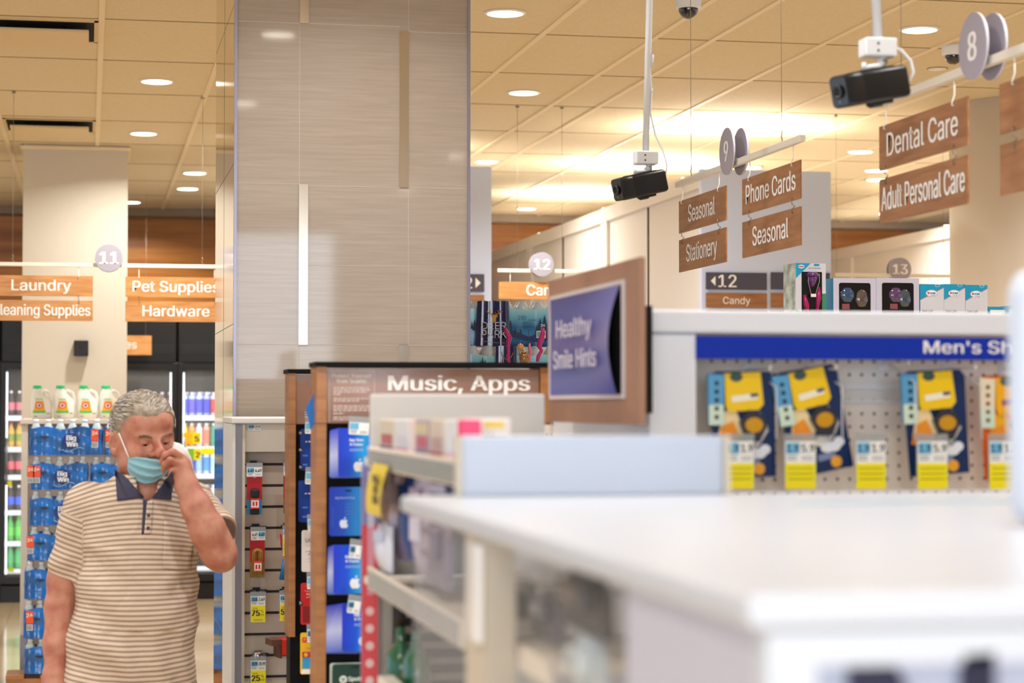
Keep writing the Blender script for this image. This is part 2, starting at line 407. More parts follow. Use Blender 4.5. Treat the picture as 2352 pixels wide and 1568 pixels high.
# box cameras hanging from poles
bk = mat('black_plastic', '101012', .38, bump=.05, bscale=900); gl = mat('black_gloss', '060607', .08, coat=1); met = mat('screw_metal', '8c8f94', .3, 1)
def box_camera(name_lab, d, ptop, pbox, c0, c1, hh, sc):
    # pole top px, bracket px, camera front/back centre px
    base = Pd(*pbox, d)
    t = thing('security_camera', name_lab, 'security camera', base)
    Ri = Matrix.Translation(base)
    s = sc
    top = Pd(ptop[0], ptop[1], d)-base; k = (HC-base.z)/max(top.z, 1e-3); top = top*k
    MB(t, wpl).tube([(0, 0, .02*s), top], .0105*s, 14).build('pole')
    MB(t, wpl).lathe([(.05, 0), (.05, -.012), (.02, -.02)], top.x, top.y, top.z, 24).build('ceiling_plate')
    b = MB(t, wpl).bbox(-.037*s, .037*s, -.025*s, .025*s, -.02*s, .022*s, .004*s); b.m(mat('vent_dark'))
    b.ell(-.008*s, .008*s, .003*s, .003*s, -.0255*s, 10); b.ell(-.008*s, -.008*s, .003*s, .003*s, -.0255*s, 10); b.build('junction_box')
    f0 = Pd(*c0, d)-base; f1 = Pd(*c1, d)-base
    ax = (f0-f1); L = ax.length*1.12; ax.normalize()
    side = ax.cross(Vector((0, 0, 1))).normalized()                     # turn the lens a little towards the viewer
    ax = (ax*math.cos(.5)+Vector((-.1, -1, 0)).normalized()*math.sin(.5)).normalized()
    side = Vector((0, 0, 1)).cross(ax).normalized(); up = ax.cross(side)
    M = Matrix((side, up, ax)).transposed().to_4x4(); M.translation = f1
    def rr(hw, hh_, z, n=6, r=.35):
        out = []
        rad = r*min(hw, hh_)
        for qx, qy, a0 in ((1, 1, 0), (-1, 1, 90), (-1, -1, 180), (1, -1, 270)):
            for i in range(n+1):
                a = R(a0+90*i/n); out.append((qx*(hw-rad)+rad*math.cos(a), qy*(hh_-rad)+rad*math.sin(a), z))
        return out
    def loft(mb, secs):
        n = len(secs[0]); mb.T = M; mb.smooth = True
        mb.add([p for q in secs for p in q], [(i*n+j, i*n+(j+1) % n, (i+1)*n+(j+1) % n, (i+1)*n+j) for i in range(len(secs)-1) for j in range(n)])
        mb.smooth = False
        mb.add(secs[0], [tuple(range(n-1, -1, -1))]); mb.add(secs[-1], [tuple(range(n))]); return mb
    H = hh; Wd = H*.86
    bd = loft(MB(t, bk), [rr(Wd*.94, H*.94, -.02), rr(Wd, H, -.012), rr(Wd, H, L*.70), rr(Wd*.99, H*.99, L*.705), rr(Wd*1.0, H*1.0, L*.71), rr(Wd, H, L*.96), rr(Wd*.93, H*.93, L)])
    bo = bd.build('camera_body')
    tp = MB(t, gl); tp.T = M; tp.bbox(-Wd*.82, Wd*.82, H*.96, H*1.06, .01, L*.70, .003); tp.build('top_cover')
    fp = loft(MB(t, gl), [rr(Wd*.88, H*.88, L*.99), rr(Wd*.86, H*.86, L+.002)])
    fp.T = M @ Matrix.Translation((0, 0, L+.002)); fp.m(bk).lathe([(H*.42, 0), (H*.42, .006), (H*.34, .007), (H*.33, .001), (.001, .001)], 0, 0, 0, 28)
    fp.m(met).lathe([(H*.36, .0072), (H*.34, .0075)], n=28, caps=False).lathe([(.003, 0), (.003, .002)], 0, -H*.62, 0, 10); fp.build('lens_front', bo)
    ft = MB(t, bk); ft.T = M; ft.bbox(-Wd*.5, Wd*.5, -H*1.2, -H*.95, L*.12, L*.5, .004); ft.bbox(-Wd*.35, Wd*.35, -H*1.3, -H*1.1, L*.3, L*.48, .003); ft.build('mount_foot', bo)
    hg = MB(t, wpl); tp_ = M @ Vector((0, H*1.06, L*.22)); tq = M @ Vector((0, H*1.08, L*.5))
    hg.tube([(0.01*s, 0, -.02*s), (.012*s, 0, -.032*s), tp_+Vector((0, 0, .006))], [.011*s, .010*s, .008*s], 10); hg.tube([tp_+Vector((0, 0, .004)), tq+Vector((0, 0, .004))], .006*s, 8)
    hg.tube([tq, tq+Vector((0, 0, .016*s))], .005*s, 8); hg.m(met).tube([(.012*s, -.013*s, -.03*s), (.012*s, .013*s, -.03*s)], .0065*s, 12); hg.build('hinge')
    return t, M, L, H, base, top
t, M, L, H, base, top = box_camera('black box camera on a white pole, over the Seasonal and Stationery plates', 6.7, (1492, 0), (1483, 364), (1413, 441), (1508, 417), .036, 1.0)
w = lambda x, y, dy=0: Pd(x, y, 6.7-dy)-base
cb = MB(t, wpl).tube([w(1496, -5), w(1494, 80), w(1492, 150), w(1497, 210), w(1494, 260), w(1505, 310), (w(1522, 345)), w(1532, 380), w(1528, 408), w(1512, 418)], .0028, 8)
cb.m(mat('cable_clear', 'd9dcdc', .4)).tube([w(1498, 125), w(1497, 150)], .006, 10).tube([w(1496, 203), w(1496, 213)], .005, 10); cb.build('cable')
t, M, L, H, base, top = box_camera('black box camera on a white pole, left of the Dental Care plate', 4.7, (2011, 0), (2016, 112), (1912, 222), (2052, 190), .036, 1.0)
w = lambda x, y: Pd(x, y, 4.7)-base
MB(t, wpl).tube([w(2019, 60), w(2019, 75), w(2026, 92), w(2036, 100)], .0035, 8).tube([w(2046, 103), w(2070, 116), w(2092, 140), w(2098, 165), w(2090, 185), w(2060, 194)], .0035, 8).build('cable')

# unseen strip lights added on the partitions to brighten the ceiling in bands
for X, Y, Lx, lab in ((4.1, 13.15, .7, 'unseen added strip light on the wide grey partition, front'), (4.1, 15.3, .7, 'unseen added strip light on the wide grey partition, middle'), (4.1, 17.6, .7, 'unseen added strip light on the wide grey partition, rear'),
                 (1.96, 14.6, .7, 'unseen added strip light on the narrow grey partition, front'), (1.96, 16.6, .7, 'unseen added strip light on the narrow grey partition, rear'), (7.2, 13.6, .7, 'unseen added strip light on the right hand partition, front'), (7.2, 16.2, .7, 'unseen added strip light on the right hand partition, rear')):
    t = thing('added_strip_light', lab, 'light', (X, Y, (TOP2 if X < 3 else TOPW)+.0005), group='added strip lights on the partitions')
    MB(t, wpl).box(-Lx/2, Lx/2, -.03, .03, 0, .02).build('tray'); MB(t, mat('added_strip_lens', 'fff2e0', .4, em=6)).box(-Lx/2+.01, Lx/2-.01, -.02, .02, .02, .026).build('lens')
    l = bpy.data.lights.get('added_uplight') or bpy.data.lights.new('added_uplight', 'AREA'); l.shape = 'RECTANGLE'; l.size = Lx; l.size_y = .05; l.energy = 26; l.color = (1.0, .96, .90)
    o = bpy.data.objects.new('added_uplight', l); COL.objects.link(o); o.parent = t; o.location = (0, 0, .03); o.rotation_euler = (math.pi, 0, 0)
# ================================================================ hanging aisle signs
oak = woodmat('sign_wood', 'd49a5e', 'b57a43', 1.0, .4, (2.2, 20, 20))
wal = woodmat('sign_wood_dark', 'ab7850', '8b5c39', 1.0, .4, (2.2, 20, 20))
let = mat('white_lettering', 'f3f0ec', .5); dg_ = mat('disc_grey', 'a39da8', .5); brm = mat('sign_bar_paint', 'e9e2d4', .45)
wire = mat('sign_wire', 'a79c8c', .4, .7)
ZB = 2.488
def plate(t, x0, x1, z0, z1, txt, w, mt, h=.062):
    p = MB(t, mt).box(x0, x1, -.0025, .0025, z0, z1)
    o = p.build('sign_plate')
    if txt:
        l = MB(t, let)
        zc = (z0+z1)/2-h/2+.004
        l.text(txt, (x0+x1)/2, zc, h, -.0032, w, bold=.014)
        l.T = Matrix.Rotation(math.pi, 4, 'Z'); l.text(txt, -(x0+x1)/2, zc, h, -.0032, w, bold=.014); l.build('lettering', o)
    return o
def aisle_sign(lab, loc, rz, num, left, right, wires, mt, dz=0):
    t = thing('aisle_sign', lab, 'aisle sign', loc, rz)
    MB(t, brm).bbox(-.70, .70, -.009, .009, -.011, .011, .002).build('bar')
    for sy in (-1, 1):
        d = MB(t, dg_); y = sy*.024
        d.ell(0, .042, .08, .08, y-.004, 44, y+.004); d.m(mat('disc_edge', 'd9d6da', .5)).ell(0, .042, .0805, .0805, y-.0015, 44, y+.0015)
        do = d.build('number_disc')
        n = MB(t, let)
        if sy > 0: n.T = Matrix.Rotation(math.pi, 4, 'Z')
        n.text(num, 0, .042-.034, .068, -.0288, bold=.03); n.build('lettering', do)
    cl = MB(t, met)
    for sx in (-1, 1): cl.box(sx*.045-.006, sx*.045+.006, -.021, .021, .0, .016)
    cl.build('spacer')
    hk = [(-.63, -.173), (.173, .61)]
    for (x0, x1), (t1, w1, t2, w2), hx in (((-.675, -.09), left, hk[0]), ((.0955, .681), right, hk[1])):
        plate(t, x0, x1, -.183, -.064, t1, w1, mt); plate(t, x0, x1, -.326, -.207, t2, w2, mt)
        for x in hx:
            MB(t, brm).tube([(x, .0, -.008), (x, 0, -.05), (x, -.006, -.066), (x, -.007, -.074), (x, .006, -.078)], .0022, 6).build('hook')
            MB(t, mat('steel_hook', '8f8273', .3, .9)).tube([(x, .006, -.170), (x, -.007, -.176), (x, -.004, -.195), (x+.003, .004, -.2), (x+.003, -.008, -.214), (x+.003, -.004, -.224)], .0018, 6).build('hook')
    for x in wires:
        q = MB(t, wire).tube([(x, 0, .055), (x, 0, HC-ZB-dz-.001)], .0012, 5)
        q.tube([(x, 0, .01), (x+.006, 0, .018), (x-.004, 0, .03), (x+.004, 0, .042), (x, 0, .056)], .0022, 6)
        q.lathe([(.016, -.012), (.006, -.002)], x, 0, HC-ZB-dz, 12); q.build('cable')
    return t
p = PY(250, 614, 12.5)
aisle_sign('aisle sign with number 11 disc, Laundry and Pet Supplies plates', (p.x, 12.5, ZB), 0, '11', ('Laundry', .335, 'Cleaning Supplies', .555), ('Pet Supplies', .50, 'Hardware', .385), (-.546, .538), oak)
p = PY(1243, 620, 12.5)
aisle_sign('aisle sign with number 12 disc, over the stacked water packs', (p.x, 12.5, ZB), 0, '12', ('Candy', .26, '', 0), ('', 0, '', 0), (-.15, .13), oak) if 0 else None
def short_sign(lab, px, num, bx, plates, wires):
    p = PY(px, 620, 12.5)
    t = thing('aisle_sign', lab, 'aisle sign', (p.x, 12.5, ZB))
    MB(t, brm).bbox(bx[0], bx[1], -.009, .009, -.011, .011, .002).build('bar')
    for sy in (-1, 1):
        y = sy*.024
        d = MB(t, dg_).ell(0, .038, .073, .073, y-.004, 44, y+.004); d.m(mat('disc_edge')).ell(0, .038, .0735, .0735, y-.0015, 44, y+.0015); do = d.build('number_disc')
        n = MB(t, let)
        if sy > 0: n.T = Matrix.Rotation(math.pi, 4, 'Z')
        n.text(num, 0, .038-.031, .062, -.0288, bold=.03); n.build('lettering', do)
    for x0, x1, z0, z1, tx, w in plates: plate(t, x0, x1, z0, z1, tx, w, oak, .064)
    for x in [q for pl in plates[:2] for q in (pl[0]+.07, pl[1]-.07)]: MB(t, brm).tube([(x, .0, -.008), (x, 0, -.05), (x, -.006, -.066), (x, 0, -.076)], .0022, 6).build('hook')
    for x in wires: MB(t, wire).tube([(x, 0, .008), (x, 0, HC-ZB-.001)], .0012, 5).lathe([(.016, -.012), (.006, -.002)], x, 0, HC-ZB, 12).build('cable')
short_sign('aisle sign with number 12 disc, its wood plate reading Candy half hidden', 1243, '12', (-.27, .42), [(-.262, .33, -.172, -.068, 'Candy', .25)], (-.147, .13))
short_sign('aisle sign with number 13 disc above the boxed yard lights', 2064, '13', (-.42, .36), [(-.36, .33, -.20, -.068, '', 0)], (-.46+.05, .3))
# signs that face the main aisle (seen edge on): local right points towards the viewer
def side_sign(lab, far_px, near_px, num, left, right, wires, z=ZB):
    a, b = PZ(*far_px, z), PZ(*near_px, z); m_ = (a+b)/2
    return aisle_sign(lab, (m_.x, m_.y, z), -math.pi/2, num, left, right, wires, wal, z-ZB)
side_sign('aisle sign with number 9 disc, Phone Cards and Stationery plates', (1566, 420), (1829, 324), '9', ('Seasonal', .33, 'Stationery', .38), ('Phone Cards', .50, 'Seasonal', .36), (-.52, .50))
side_sign('aisle sign with number 8 disc and Dental Care plate, nearest of the hanging signs', (2054, 232), (2520, 38), '8', ('Dental Care', .47, 'Adult Personal Care', .55), ('', 0, '', 0), (-.52, .50))
# directory plates on the grey partitions
slate = mat('slate_plate', '4b4858', .5)
def directory(lab, x0, x1, y, ya, yb, yc, yd, txt, ttl, arrow):
    a = PY(x0, ya, y); b = PY(x1, yb, y); c_ = PY(x0, yc, y).z; d_ = PY(x0, yd, y).z
    t = thing('directory_sign', lab, 'directory sign', ((a.x+b.x)/2, y, 2.2)); h = (b.x-a.x)/2
    hp = MB(t, slate).box(-h, h, -.006, 0, b.z-2.2, a.z-2.2)
    ho = hp.build('header_plate')
    if txt:
        g = MB(t, let); zc = (a.z+b.z)/2-2.2
        if arrow < 0: g.poly([(-h+.03, zc), (-h+.06, zc-.03), (-h+.06, zc+.03)], -.0066); g.text(txt, -h+.08, zc-.037, .075, -.0066, al='l', bold=.014)
        else: g.poly([(h-.025, zc), (h-.06, zc+.035), (h-.06, zc-.035)], -.0066); g.text(txt, h-.085, zc-.037, .075, -.0066, al='r', bold=.014)
        g.build('lettering', ho)
    for k in range(4):
        z1 = c_-2.2-k*(c_-d_+.018); p = MB(t, wal).box(-h, h, -.006, 0, z1-(c_-d_), z1); o = p.build('category_plate')
        if k == 0 and ttl: MB(t, let).text(ttl, 0, z1-(c_-d_)/2-.022, .043, -.0066).build('lettering', o)
yd_ = 12.444
directory('slate and wood directory plate reading 12 Candy on the grey partition', 1621, 1761, yd_, 625, 666, 672, 706, '12', 'Candy', -1)
directory('slate and wood directory plate partly behind the boxed flower light', 1770, 1906, yd_, 625, 666, 672, 706, '', '', 0)
directory('slate directory plate with a right arrow beside the stone pillar', 985, 1112, Y2-.006, 628, 670, 676, 712, '12', '', 1)
# wood sign on the coolers, mostly behind the cream pillar
a = PY(250, 770, 18.3); b = PY(348, 815, 18.3)
t = thing('hanging_sign', 'small wood sign ending in es over the coolers', 'sign', ((a.x+b.x)/2, 18.3, b.z))
h = (b.x-a.x)/2; o = MB(t, oak).box(-h, h, -.004, .004, 0, a.z-b.z).build('sign_plate')
MB(t, let).text('es', h-.125, .055, .07, -.0046, al='r').build('lettering', o)
for x in (-h+.05, h-.05): MB(t, wire).tube([(x, 0, a.z-b.z), (x, 0, HC-b.z)], .0012, 5).build('cable')
# small black loudspeaker on the cream pillar
a = PY(170, 782, 15.0); b = PY(203, 818, 15.0)
t = thing('wall_speaker', 'small square black speaker on the cream pillar', 'speaker', ((a.x+b.x)/2, 15.0, b.z)); h = (b.x-a.x)/2; hz = a.z-b.z
o = MB(t, bk).bbox(-h, h, -.09, -.001, 0, hz, .006).build('case'); MB(t, mat('speaker_mesh', '1b1b1d', .8)).ell(0, hz/2, h*.3, h*.3, -.0915, 20).build('badge')
# ================================================================ slatwall display beside the pillar
YW = 6.75
q = lambda x, y, Y=YW: PY(x, y, Y)
x0, x1 = q(537, 0).x, 1.34
zt = q(600, 958).z
t = thing('slatwall_display', 'white slatwall display beside the stone pillar, hung with red carded cables', 'display unit', (x0, YW, 0))
off = Vector((x0, YW, 0))
wl = mat('display_white', 'dcdad6', .45); sl = mat('slat_board', 'c9bcae', .5); dkg = mat('slat_groove', '2a1512', .6); pg = mat('post_grey', '8f8b93', .4, .3)
def w(o=None): return MB(o or t, world=True)
w().m(wl).bbox(x0-.003, x1, YW-.03, YW+.45, zt-.02, zt, .004).build('top_shelf')
xa, xb, xc = q(544, 0).x, q(560, 0).x, q(566, 0).x
f = w().m(wl).box(x0, xa, YW-.02, YW+.45, 0, zt-.021); f.m(pg).box(xa, xb, YW-.012, YW+.1, 0, zt-.021); f.m(mat('cream_paint')).box(xb, xc, YW-.02, YW+.1, 0, zt-.021); f.build('post')
bp = w().m(sl).box(xc+.001, x1, YW+.09, YW+.11, .02, zt-.021)
g0 = q(600, 1066, YW+.09).z; gd = q(600, 1066, YW+.09).z-q(600, 1114.6, YW+.09).z
bp.m(dkg)
for k in range(0, 24):
    z = g0-k*gd
    if z > .05: bp.box(xc+.001, x1, YW+.0885, YW+.092, z-.004, z+.004)
bp.build('slat_panel')
w().m(mat('header_board', 'd9d2c8', .5)).box(xc+.001, x1, YW+.0, YW+.012, q(600, 1037).z, zt-.021).build('header_board')
w().m(wl).box(x0+.01, x1, YW-.02, YW+.45, 0, .1).build('base')
# --- price tags
cyan, yel, blk = '6db7e0', 'f2e500', '1a1a1c'
PT = mat('tag_paper', 'eef0f0', .5)
def price_tag(lab, loc, wd, ht, left='', right='', clear=None, group=None, rz=0, ry=0, holder=True, cat='price tag', blueleft=True, yfrac=.0):
    t = thing('price_tag', lab, cat, loc, group=group, rot=(0, ry, rz))
    o = MB(t, PT).box(-wd/2, wd/2, -.001, 0, -ht, 0).build('card')
    p = MB(t); h1 = ht*(1-yfrac)
    bx = (-wd*.47, -wd*.03) if blueleft else (wd*.03, wd*.47)
    p.m(cyan).quad(bx[0], bx[1], -h1*.58, -h1*.06, -.0014)
    p.m(blk)
    if left: p.text(left, -wd*.25, -h1*.5, h1*.34, -.0018, wd*.38, bold=.02)
    if right: p.text(right, wd*.25, -h1*.5, h1*.36, -.0018, wd*.42, bold=.02)
    p.m('8b8b8f')
    for r_ in range(2): p.quad(-wd*.44, -wd*.12, -h1*(.72+.14*r_), -h1*(.66+.14*r_), -.0014); p.quad(wd*.04, wd*.42, -h1*(.74+.12*r_), -h1*(.70+.12*r_), -.0014)
    p.build('print', o)
    if yfrac:
        y = MB(t, ink(yel)).box(-wd/2, wd/2, -.0016, -.001, -ht, -h1); yo = y.build('yellow_strip')
        if clear:
            hh = ht*yfrac
            g = MB(t, ink(blk)).text(clear[0], -wd*.16, -h1-hh*.62, hh*.34, -.0022, wd*.52, bold=.035); g.text('%', wd*.28, -h1-hh*.42, hh*.16, -.0022); g.text('OFF', wd*.28, -h1-hh*.62, hh*.11, -.0022)
            g.text('NOW', -wd*.2, -h1-hh*.22, hh*.09, -.0022); g.text('Clearance', 0, -h1-hh*.9, hh*.1, -.0022, wd*.66); g.build('lettering', yo)
    if holder:
        MB(t, mat('clear_holder', 'aeb3b6', .2, alpha=.55)).box(-wd/2-.002, wd/2+.002, .0005, .0012, -ht*.9, .014).build('holder')
    return t
def hookrod(nm, lab, loc, L, mt, group=None):
    t = thing(nm, lab, 'hook', loc, group=group)
    MB(t, mt).tube([(0, 0, 0), (0, -L, 0), (0, -L-.004, .012)], .002, 6).build('rod')
    MB(t, mt).box(-.012, .012, -.002, 0, -.012, .012).build('bracket'); return t
def wpos(x, y, Y): p = PY(x, y, Y); return (p.x, Y, p.z)
yt = YW-.045
hd = 0.068*.92
def tagpx(lab, xa, ya, xb, yb, Y, **k):
    a, b = PY(xa, ya, Y), PY(xb, yb, Y); return price_tag(lab, ((a.x+b.x)/2, Y, a.z), b.x-a.x, a.z-b.z, **k)
tagpx('white price tag showing 4.49 over the black cable card', 567, 1073, 602, 1094, yt, left='4.49', right='4.49')
tagpx('white price tag over the upper brown cable card behind the gift card rack edge', 652, 1072, 687, 1092, yt, left='4.49', right='4.49')
tagpx('white price tag showing 4.49 with its blue half on the right', 577, 1220, 609, 1240, yt, left='4.49', right='4.49', blueleft=False)
tagpx('white and yellow price tag with a big 2 over the red handled scissors', 650, 1216, 686, 1276, yt, left='3.8', right='3.89', yfrac=.66, clear=('2',''))
tagpx('yellow clearance tag reading 75 percent', 576, 1369, 609, 1428, yt, left='174.50', right='3.49', yfrac=.64, clear=('75', ''))
tagpx('yellow clearance tag reading 50 percent beside the gift card rack', 643, 1366, 677, 1425, yt, left='174.50', right='3.49', yfrac=.64, clear=('50', ''))
tagpx('yellow clearance tag reading 25 percent at the bottom edge', 576, 1517, 610, 1578, yt, left='20.99', right='20.99', yfrac=.64, clear=('25', ''))
tagpx('small price label stuck on the white header board', 570, 975, 599, 989, YW-.002, left='19.99', right='19.99', holder=False)
for lab, x, y in (('black hook bracket over the black cable card', 578, 1066), ('black hook bracket over the upper brown cable card', 660, 1065), ('black hook bracket over the lower brown cable card', 583, 1211),
                  ('black hook bracket over the scissors card', 655, 1209), ('black hook bracket over the left middle clearance tag', 584, 1357), ('black hook bracket over the clearance tag beside the rack edge', 652, 1355), ('black hook bracket over the clearance tag at the bottom edge', 588, 1503)):
    p = PY(x, y, YW+.088); h_ = hookrod('display_hook', lab, (p.x+.006, YW+.088, p.z), .12, mat('hook_dark', '2b2b30', .4, .5))
    b = MB(h_, mat('hook_dark')).box(-.02, .034, -.004, -.002, -.005, .005); b.m(let).text('KIM', -.005, -.002, .004, -.0046, .012); b.text('ALDO', .018, -.002, .004, -.0046, .014); b.build('rail_clip')
# carded goods
redc = ink('b3101c'); 
def card(nm, lab, xa, ya, xb, yb, Y, c1, c2, kind):
    a, b = PY(xa, ya, Y), PY(xb, yb, Y); W_, H_ = b.x-a.x, a.z-b.z
    t = thing(nm, lab, 'cable pack', ((a.x+b.x)/2, Y, a.z))
    c = MB(t, ink(c1)).box(-W_/2, W_/2, -.0008, .0008, -H_, 0); c.m(c2).quad(-W_/2, W_/2, -H_, -H_*.66, -.0012); c.m(let).text('home', 0, -H_*.13, H_*.025, -.0012); c.text('cable', 0, -H_*.17, H_*.02, -.0012); c.m('111113').ell(0, -H_*.035, .006, .003, -.0011, 12)
    c.build('backing_card')
    if kind == 'cable':
        g = MB(t, kind_mat)
        for i in range(5):
            r_ = W_*(.10+.05*i); pts = [(-r_, -.008, -H_*.93)]+[(r_*math.cos(a_), -.008-.002*i % .005, -H_*.45+r_*math.sin(a_)*.8) for a_ in [math.pi-math.pi*k/10 for k in range(11)]]+[(r_, -.008, -H_*.93)]
            g.tube(pts, .0028, 6)
        g.build('cable_coil')
    else:
        g = MB(t, mat('rubber_black', '121214', .5)); g.bbox(-W_*.28, W_*.28, -.028, -.001, -H_*.63, -H_*.41, .006); g.bbox(-W_*.3, W_*.3, -.02, -.001, -H_, -H_*.86, .004); g.bbox(-W_*.22, W_*.22, -.014, -.001, -H_*.9, -H_*.6, .004); g.build('plug')
    s_ = MB(t, ink('e63a26')).box(-W_*.27, W_*.27, -.024, -.02, -H_*.86, -H_*.62); s_.m('f0ece6').quad(-W_*.24, W_*.24, -H_*.83, -H_*.67, -.0244); s_.m('c8202a'); s_.quad(-W_*.16, -W_*.04, -H_*.80, -H_*.70, -.0248); s_.quad(W_*.04, W_*.16, -H_*.80, -H_*.70, -.0248); s_.build('wrap_label')
    return t
kind_mat = mat('cable_gold', '9a7a2e', .4)
yg = YW-.015
card('cable_pack', 'red and blue carded black cable, topmost at the left of the display', 567, 1080, 602, 1181, yg, 'b3101c', '2f7fb5', 'plug')
card('cable_pack', 'red carded brown cable, upper one cut off by the gift card rack', 651, 1078, 688, 1178, yg, 'b3101c', '8a6a2a', 'cable')
card('cable_pack', 'red carded brown cable in the middle of the display', 574, 1222, 608, 1326, yg, 'b3101c', '8a6a2a', 'cable')
a = PY(644, 1226, yg)
t = thing('scissors', 'red and blue handled tool hanging behind the gift card rack edge', 'tool', (a.x, yg, a.z)); s_ = .001391
MB(t, redc).tube([(.004, 0, 0), (.008, -.004, -.03), (.02, -.004, -.07), (.03, -.002, -.085)], [.006, .008, .009, .006], 8).tube([(.05, 0, 0), (.046, -.004, -.03), (.035, -.004, -.07)], [.006, .008, .009], 8).build('grip')
MB(t, ink('1f6fae')).tube([(.016, -.002, -.08), (.006, -.002, -.145)], [.008, .01], 8).tube([(.032, -.002, -.08), (.028, -.002, -.145)], [.008, .009], 8).build('handle_end')
# bottle with a metal lid and a red box
a, b = PY(580, 1500, YW-.01), PY(607, 1522, YW-.01)
t = thing('jar', 'round clear jar with a silver lid on the low shelf of the display', 'jar', ((a.x+b.x)/2, YW-.0, a.z-.19)); r_ = (b.x-a.x)/2
MB(t, mat('jar_plastic', '8a6f62', .15, alpha=.8)).lathe([(r_*1.15, 0), (r_*1.2, .01), (r_*1.2, .13), (r_*.95, .16), (r_*.95, .165)], n=24).build('body'); MB(t, mat('lid_silver', 'd0d0d2', .2, 1)).lathe([(r_, .162), (r_*1.02, .19), (r_*.9, .192)], n=24).build('lid')
zs = a.z-.19
t = thing('display_shelf', 'low shelf of the slatwall display carrying the silver lidded jar', 'shelf', (xc, YW, zs-.012)); MB(t, wl).box(.002, .20, -.06, .089, 0, .0115).build('board')
a, b = PY(640, 1466, YW-.02), PY(668, 1500, YW-.02)
t = thing('carton', 'red and brown carton lying open beside the gift card rack', 'box', (a.x, YW-.02, b.z)); t.rotation_euler[2] = .2
MB(t, ink('e02a22')).box(0, b.x-a.x, -.05, .04, 0, a.z-b.z).build('sleeve'); MB(t, ink('6b4636')).box(-.035, .0, -.04, .03, (a.z-b.z)*.62, (a.z-b.z)*1.02).box(-.008, 0, -.04, .03, -.01, (a.z-b.z)*.6).build('flap')
hookrod('display_hook', 'dark hook holding the red carton', ((a.x+.01), YW+.088, b.z+.02), .11, mat('hook_dark'))
# ================================================================ gift card racks
rw = woodmat('rack_wood', 'b07a48', '98643a', .8, .35, (3, 3, 30)); rside = mat('rack_side_laminate', 'c3937a', .35); blkp = mat('rack_black', '060506', .6, spec=.2)
hdr = woodmat('rack_header_print', '93603f', '7c4c30', .6, .12, (1.5, 14, 14))
acry = mat('clear_acrylic', 'ffffff', .04, alpha=.05, spec=.5)
def rack(lab, Y, xs, xe, xi, xr, yt, yhb, ybase):
    a = PY(xs, yt, Y); b = PY(xe, yhb, Y); X0, X1, X2 = a.x, PY(xi, 0, Y).x, (PY(xr, 0, Y).x if xr > 100 else xr)
    Z1, ZH = a.z, b.z; ZB_ = max(.0, PY(xs, ybase, Y).z)
    t = thing('gift_card_rack', lab, 'gift card rack', (X0, Y, 0)); w = lambda: MB(t, world=True)
    w().m(blkp).box(X0-.004, X2+.004, Y-.012, Y+.14, Z1, Z1+.012).build('top_cap')
    for xa, xb in ((X0, X1), (X2-(X1-X0), X2)):
        s_ = w().m(rw).box(xa, xb, Y-.005, Y+.128, ZB_, Z1); s_.m(mat('rack_seam', '5a3a20', .6)).box(xa-.0003, xb+.0003, Y-.0054, Y+.1284, ZH-.001, ZH+.0008); s_.build('side_panel')
    w().m(blkp).box(X1, X2-(X1-X0), Y+.02, Y+.12, .06, ZH).build('back_panel')
    h = w().m(hdr).box(X1+.001, X2-(X1-X0)-.001, Y+.004, Y+.1, ZH, Z1-.004).build('header_panel')
    w().m(blkp).box(X0+.006, X2-.006, Y+.01, Y+.12, 0, max(.06, ZB_)).build('base')
    return t, h, X1, X2, ZH, Z1
YA, YBk = 5.0, 6.05
t, h, X1, X2, ZH, Z1 = rack('wood framed gift card rack with a Music, Apps header', YA, 727, 727, 752, 1262, 842, 972, 3000)
l = MB(h); l.T = ROOT['gift_card_rack'].inverted(); l.m(let)
yy = YA+.0035
P = lambda x, y: PY(x, y, yy)
a, b = P(893, 896), P(1216, 896); l.text('Music, Apps', (a.x+b.x)/2, a.z, P(0, 862).z-P(0, 897).z, yy, b.x-a.x, bold=.03)
l.m(mat('scam_print', 'e6d4c8', .5)); a = P(808, 867); l.text('Protect Yourself', a.x, a.z, .0095, yy, P(855, 0).x-P(764, 0).x, bold=.02)
a = P(808, 879); l.text('from Scams:', a.x, a.z, .0095, yy, P(843, 0).x-P(774, 0).x, bold=.02)
for i, (yl, xe) in enumerate(((889, 846), (894, 850), (899, 842), (904, 784), (914, 850), (919, 826), (931, 852), (936, 853), (941, 850), (948, 790), (957, 830), (962, 842))):
    a, b = P(766, yl), P(xe, yl+2.1); x = a.x
    while x < b.x:
        wd = random.uniform(.004, .012); l.quad(x, min(x+wd, b.x), b.z, a.z, yy); x += wd+.0025
o1, o2 = P(756, 852), P(860, 972); th = .0008
l.box(o1.x, o1.x+th, yy-.0002, yy, o2.z+.003, o1.z); l.box(o2.x-th, o2.x, yy-.0002, yy, o2.z+.003, o1.z); l.box(o1.x, o2.x, yy-.0002, yy, o1.z-th, o1.z)
l.build('lettering', h)
MB(h, acry).add([], []) if 0 else None
pa = MB(h); pa.T = ROOT['gift_card_rack'].inverted(); pa.m(acry).box(X1+.002, X2-.028, YA-.0025, YA-.0005, ZH+.002, Z1-.006); pa.build('cover_sheet', h)
rackA = t
t, h, X1b, X2b, ZHb, Z1b = rack('wood framed gift card rack behind the music rack, with blue, white and red cards', YBk, 664, 664, 682, 1.2, 857, 974, 1462)
pa = MB(h); pa.T = ROOT[t.name].inverted(); pa.m(acry).box(X1b+.002, X2b-.03, YBk-.0025, YBk-.0005, ZHb+.002, Z1b-.006); pa.build('cover_sheet', h)
pc = MB(h); pc.T = ROOT[t.name].inverted(); pc.m(mat('scam_print'))
for yl in (946, 951, 956): 
    a, b = PY(700, yl, YBk+.003), PY(726, yl+2, YBk+.003); pc.quad(a.x, b.x, b.z, a.z, YBk+.003)
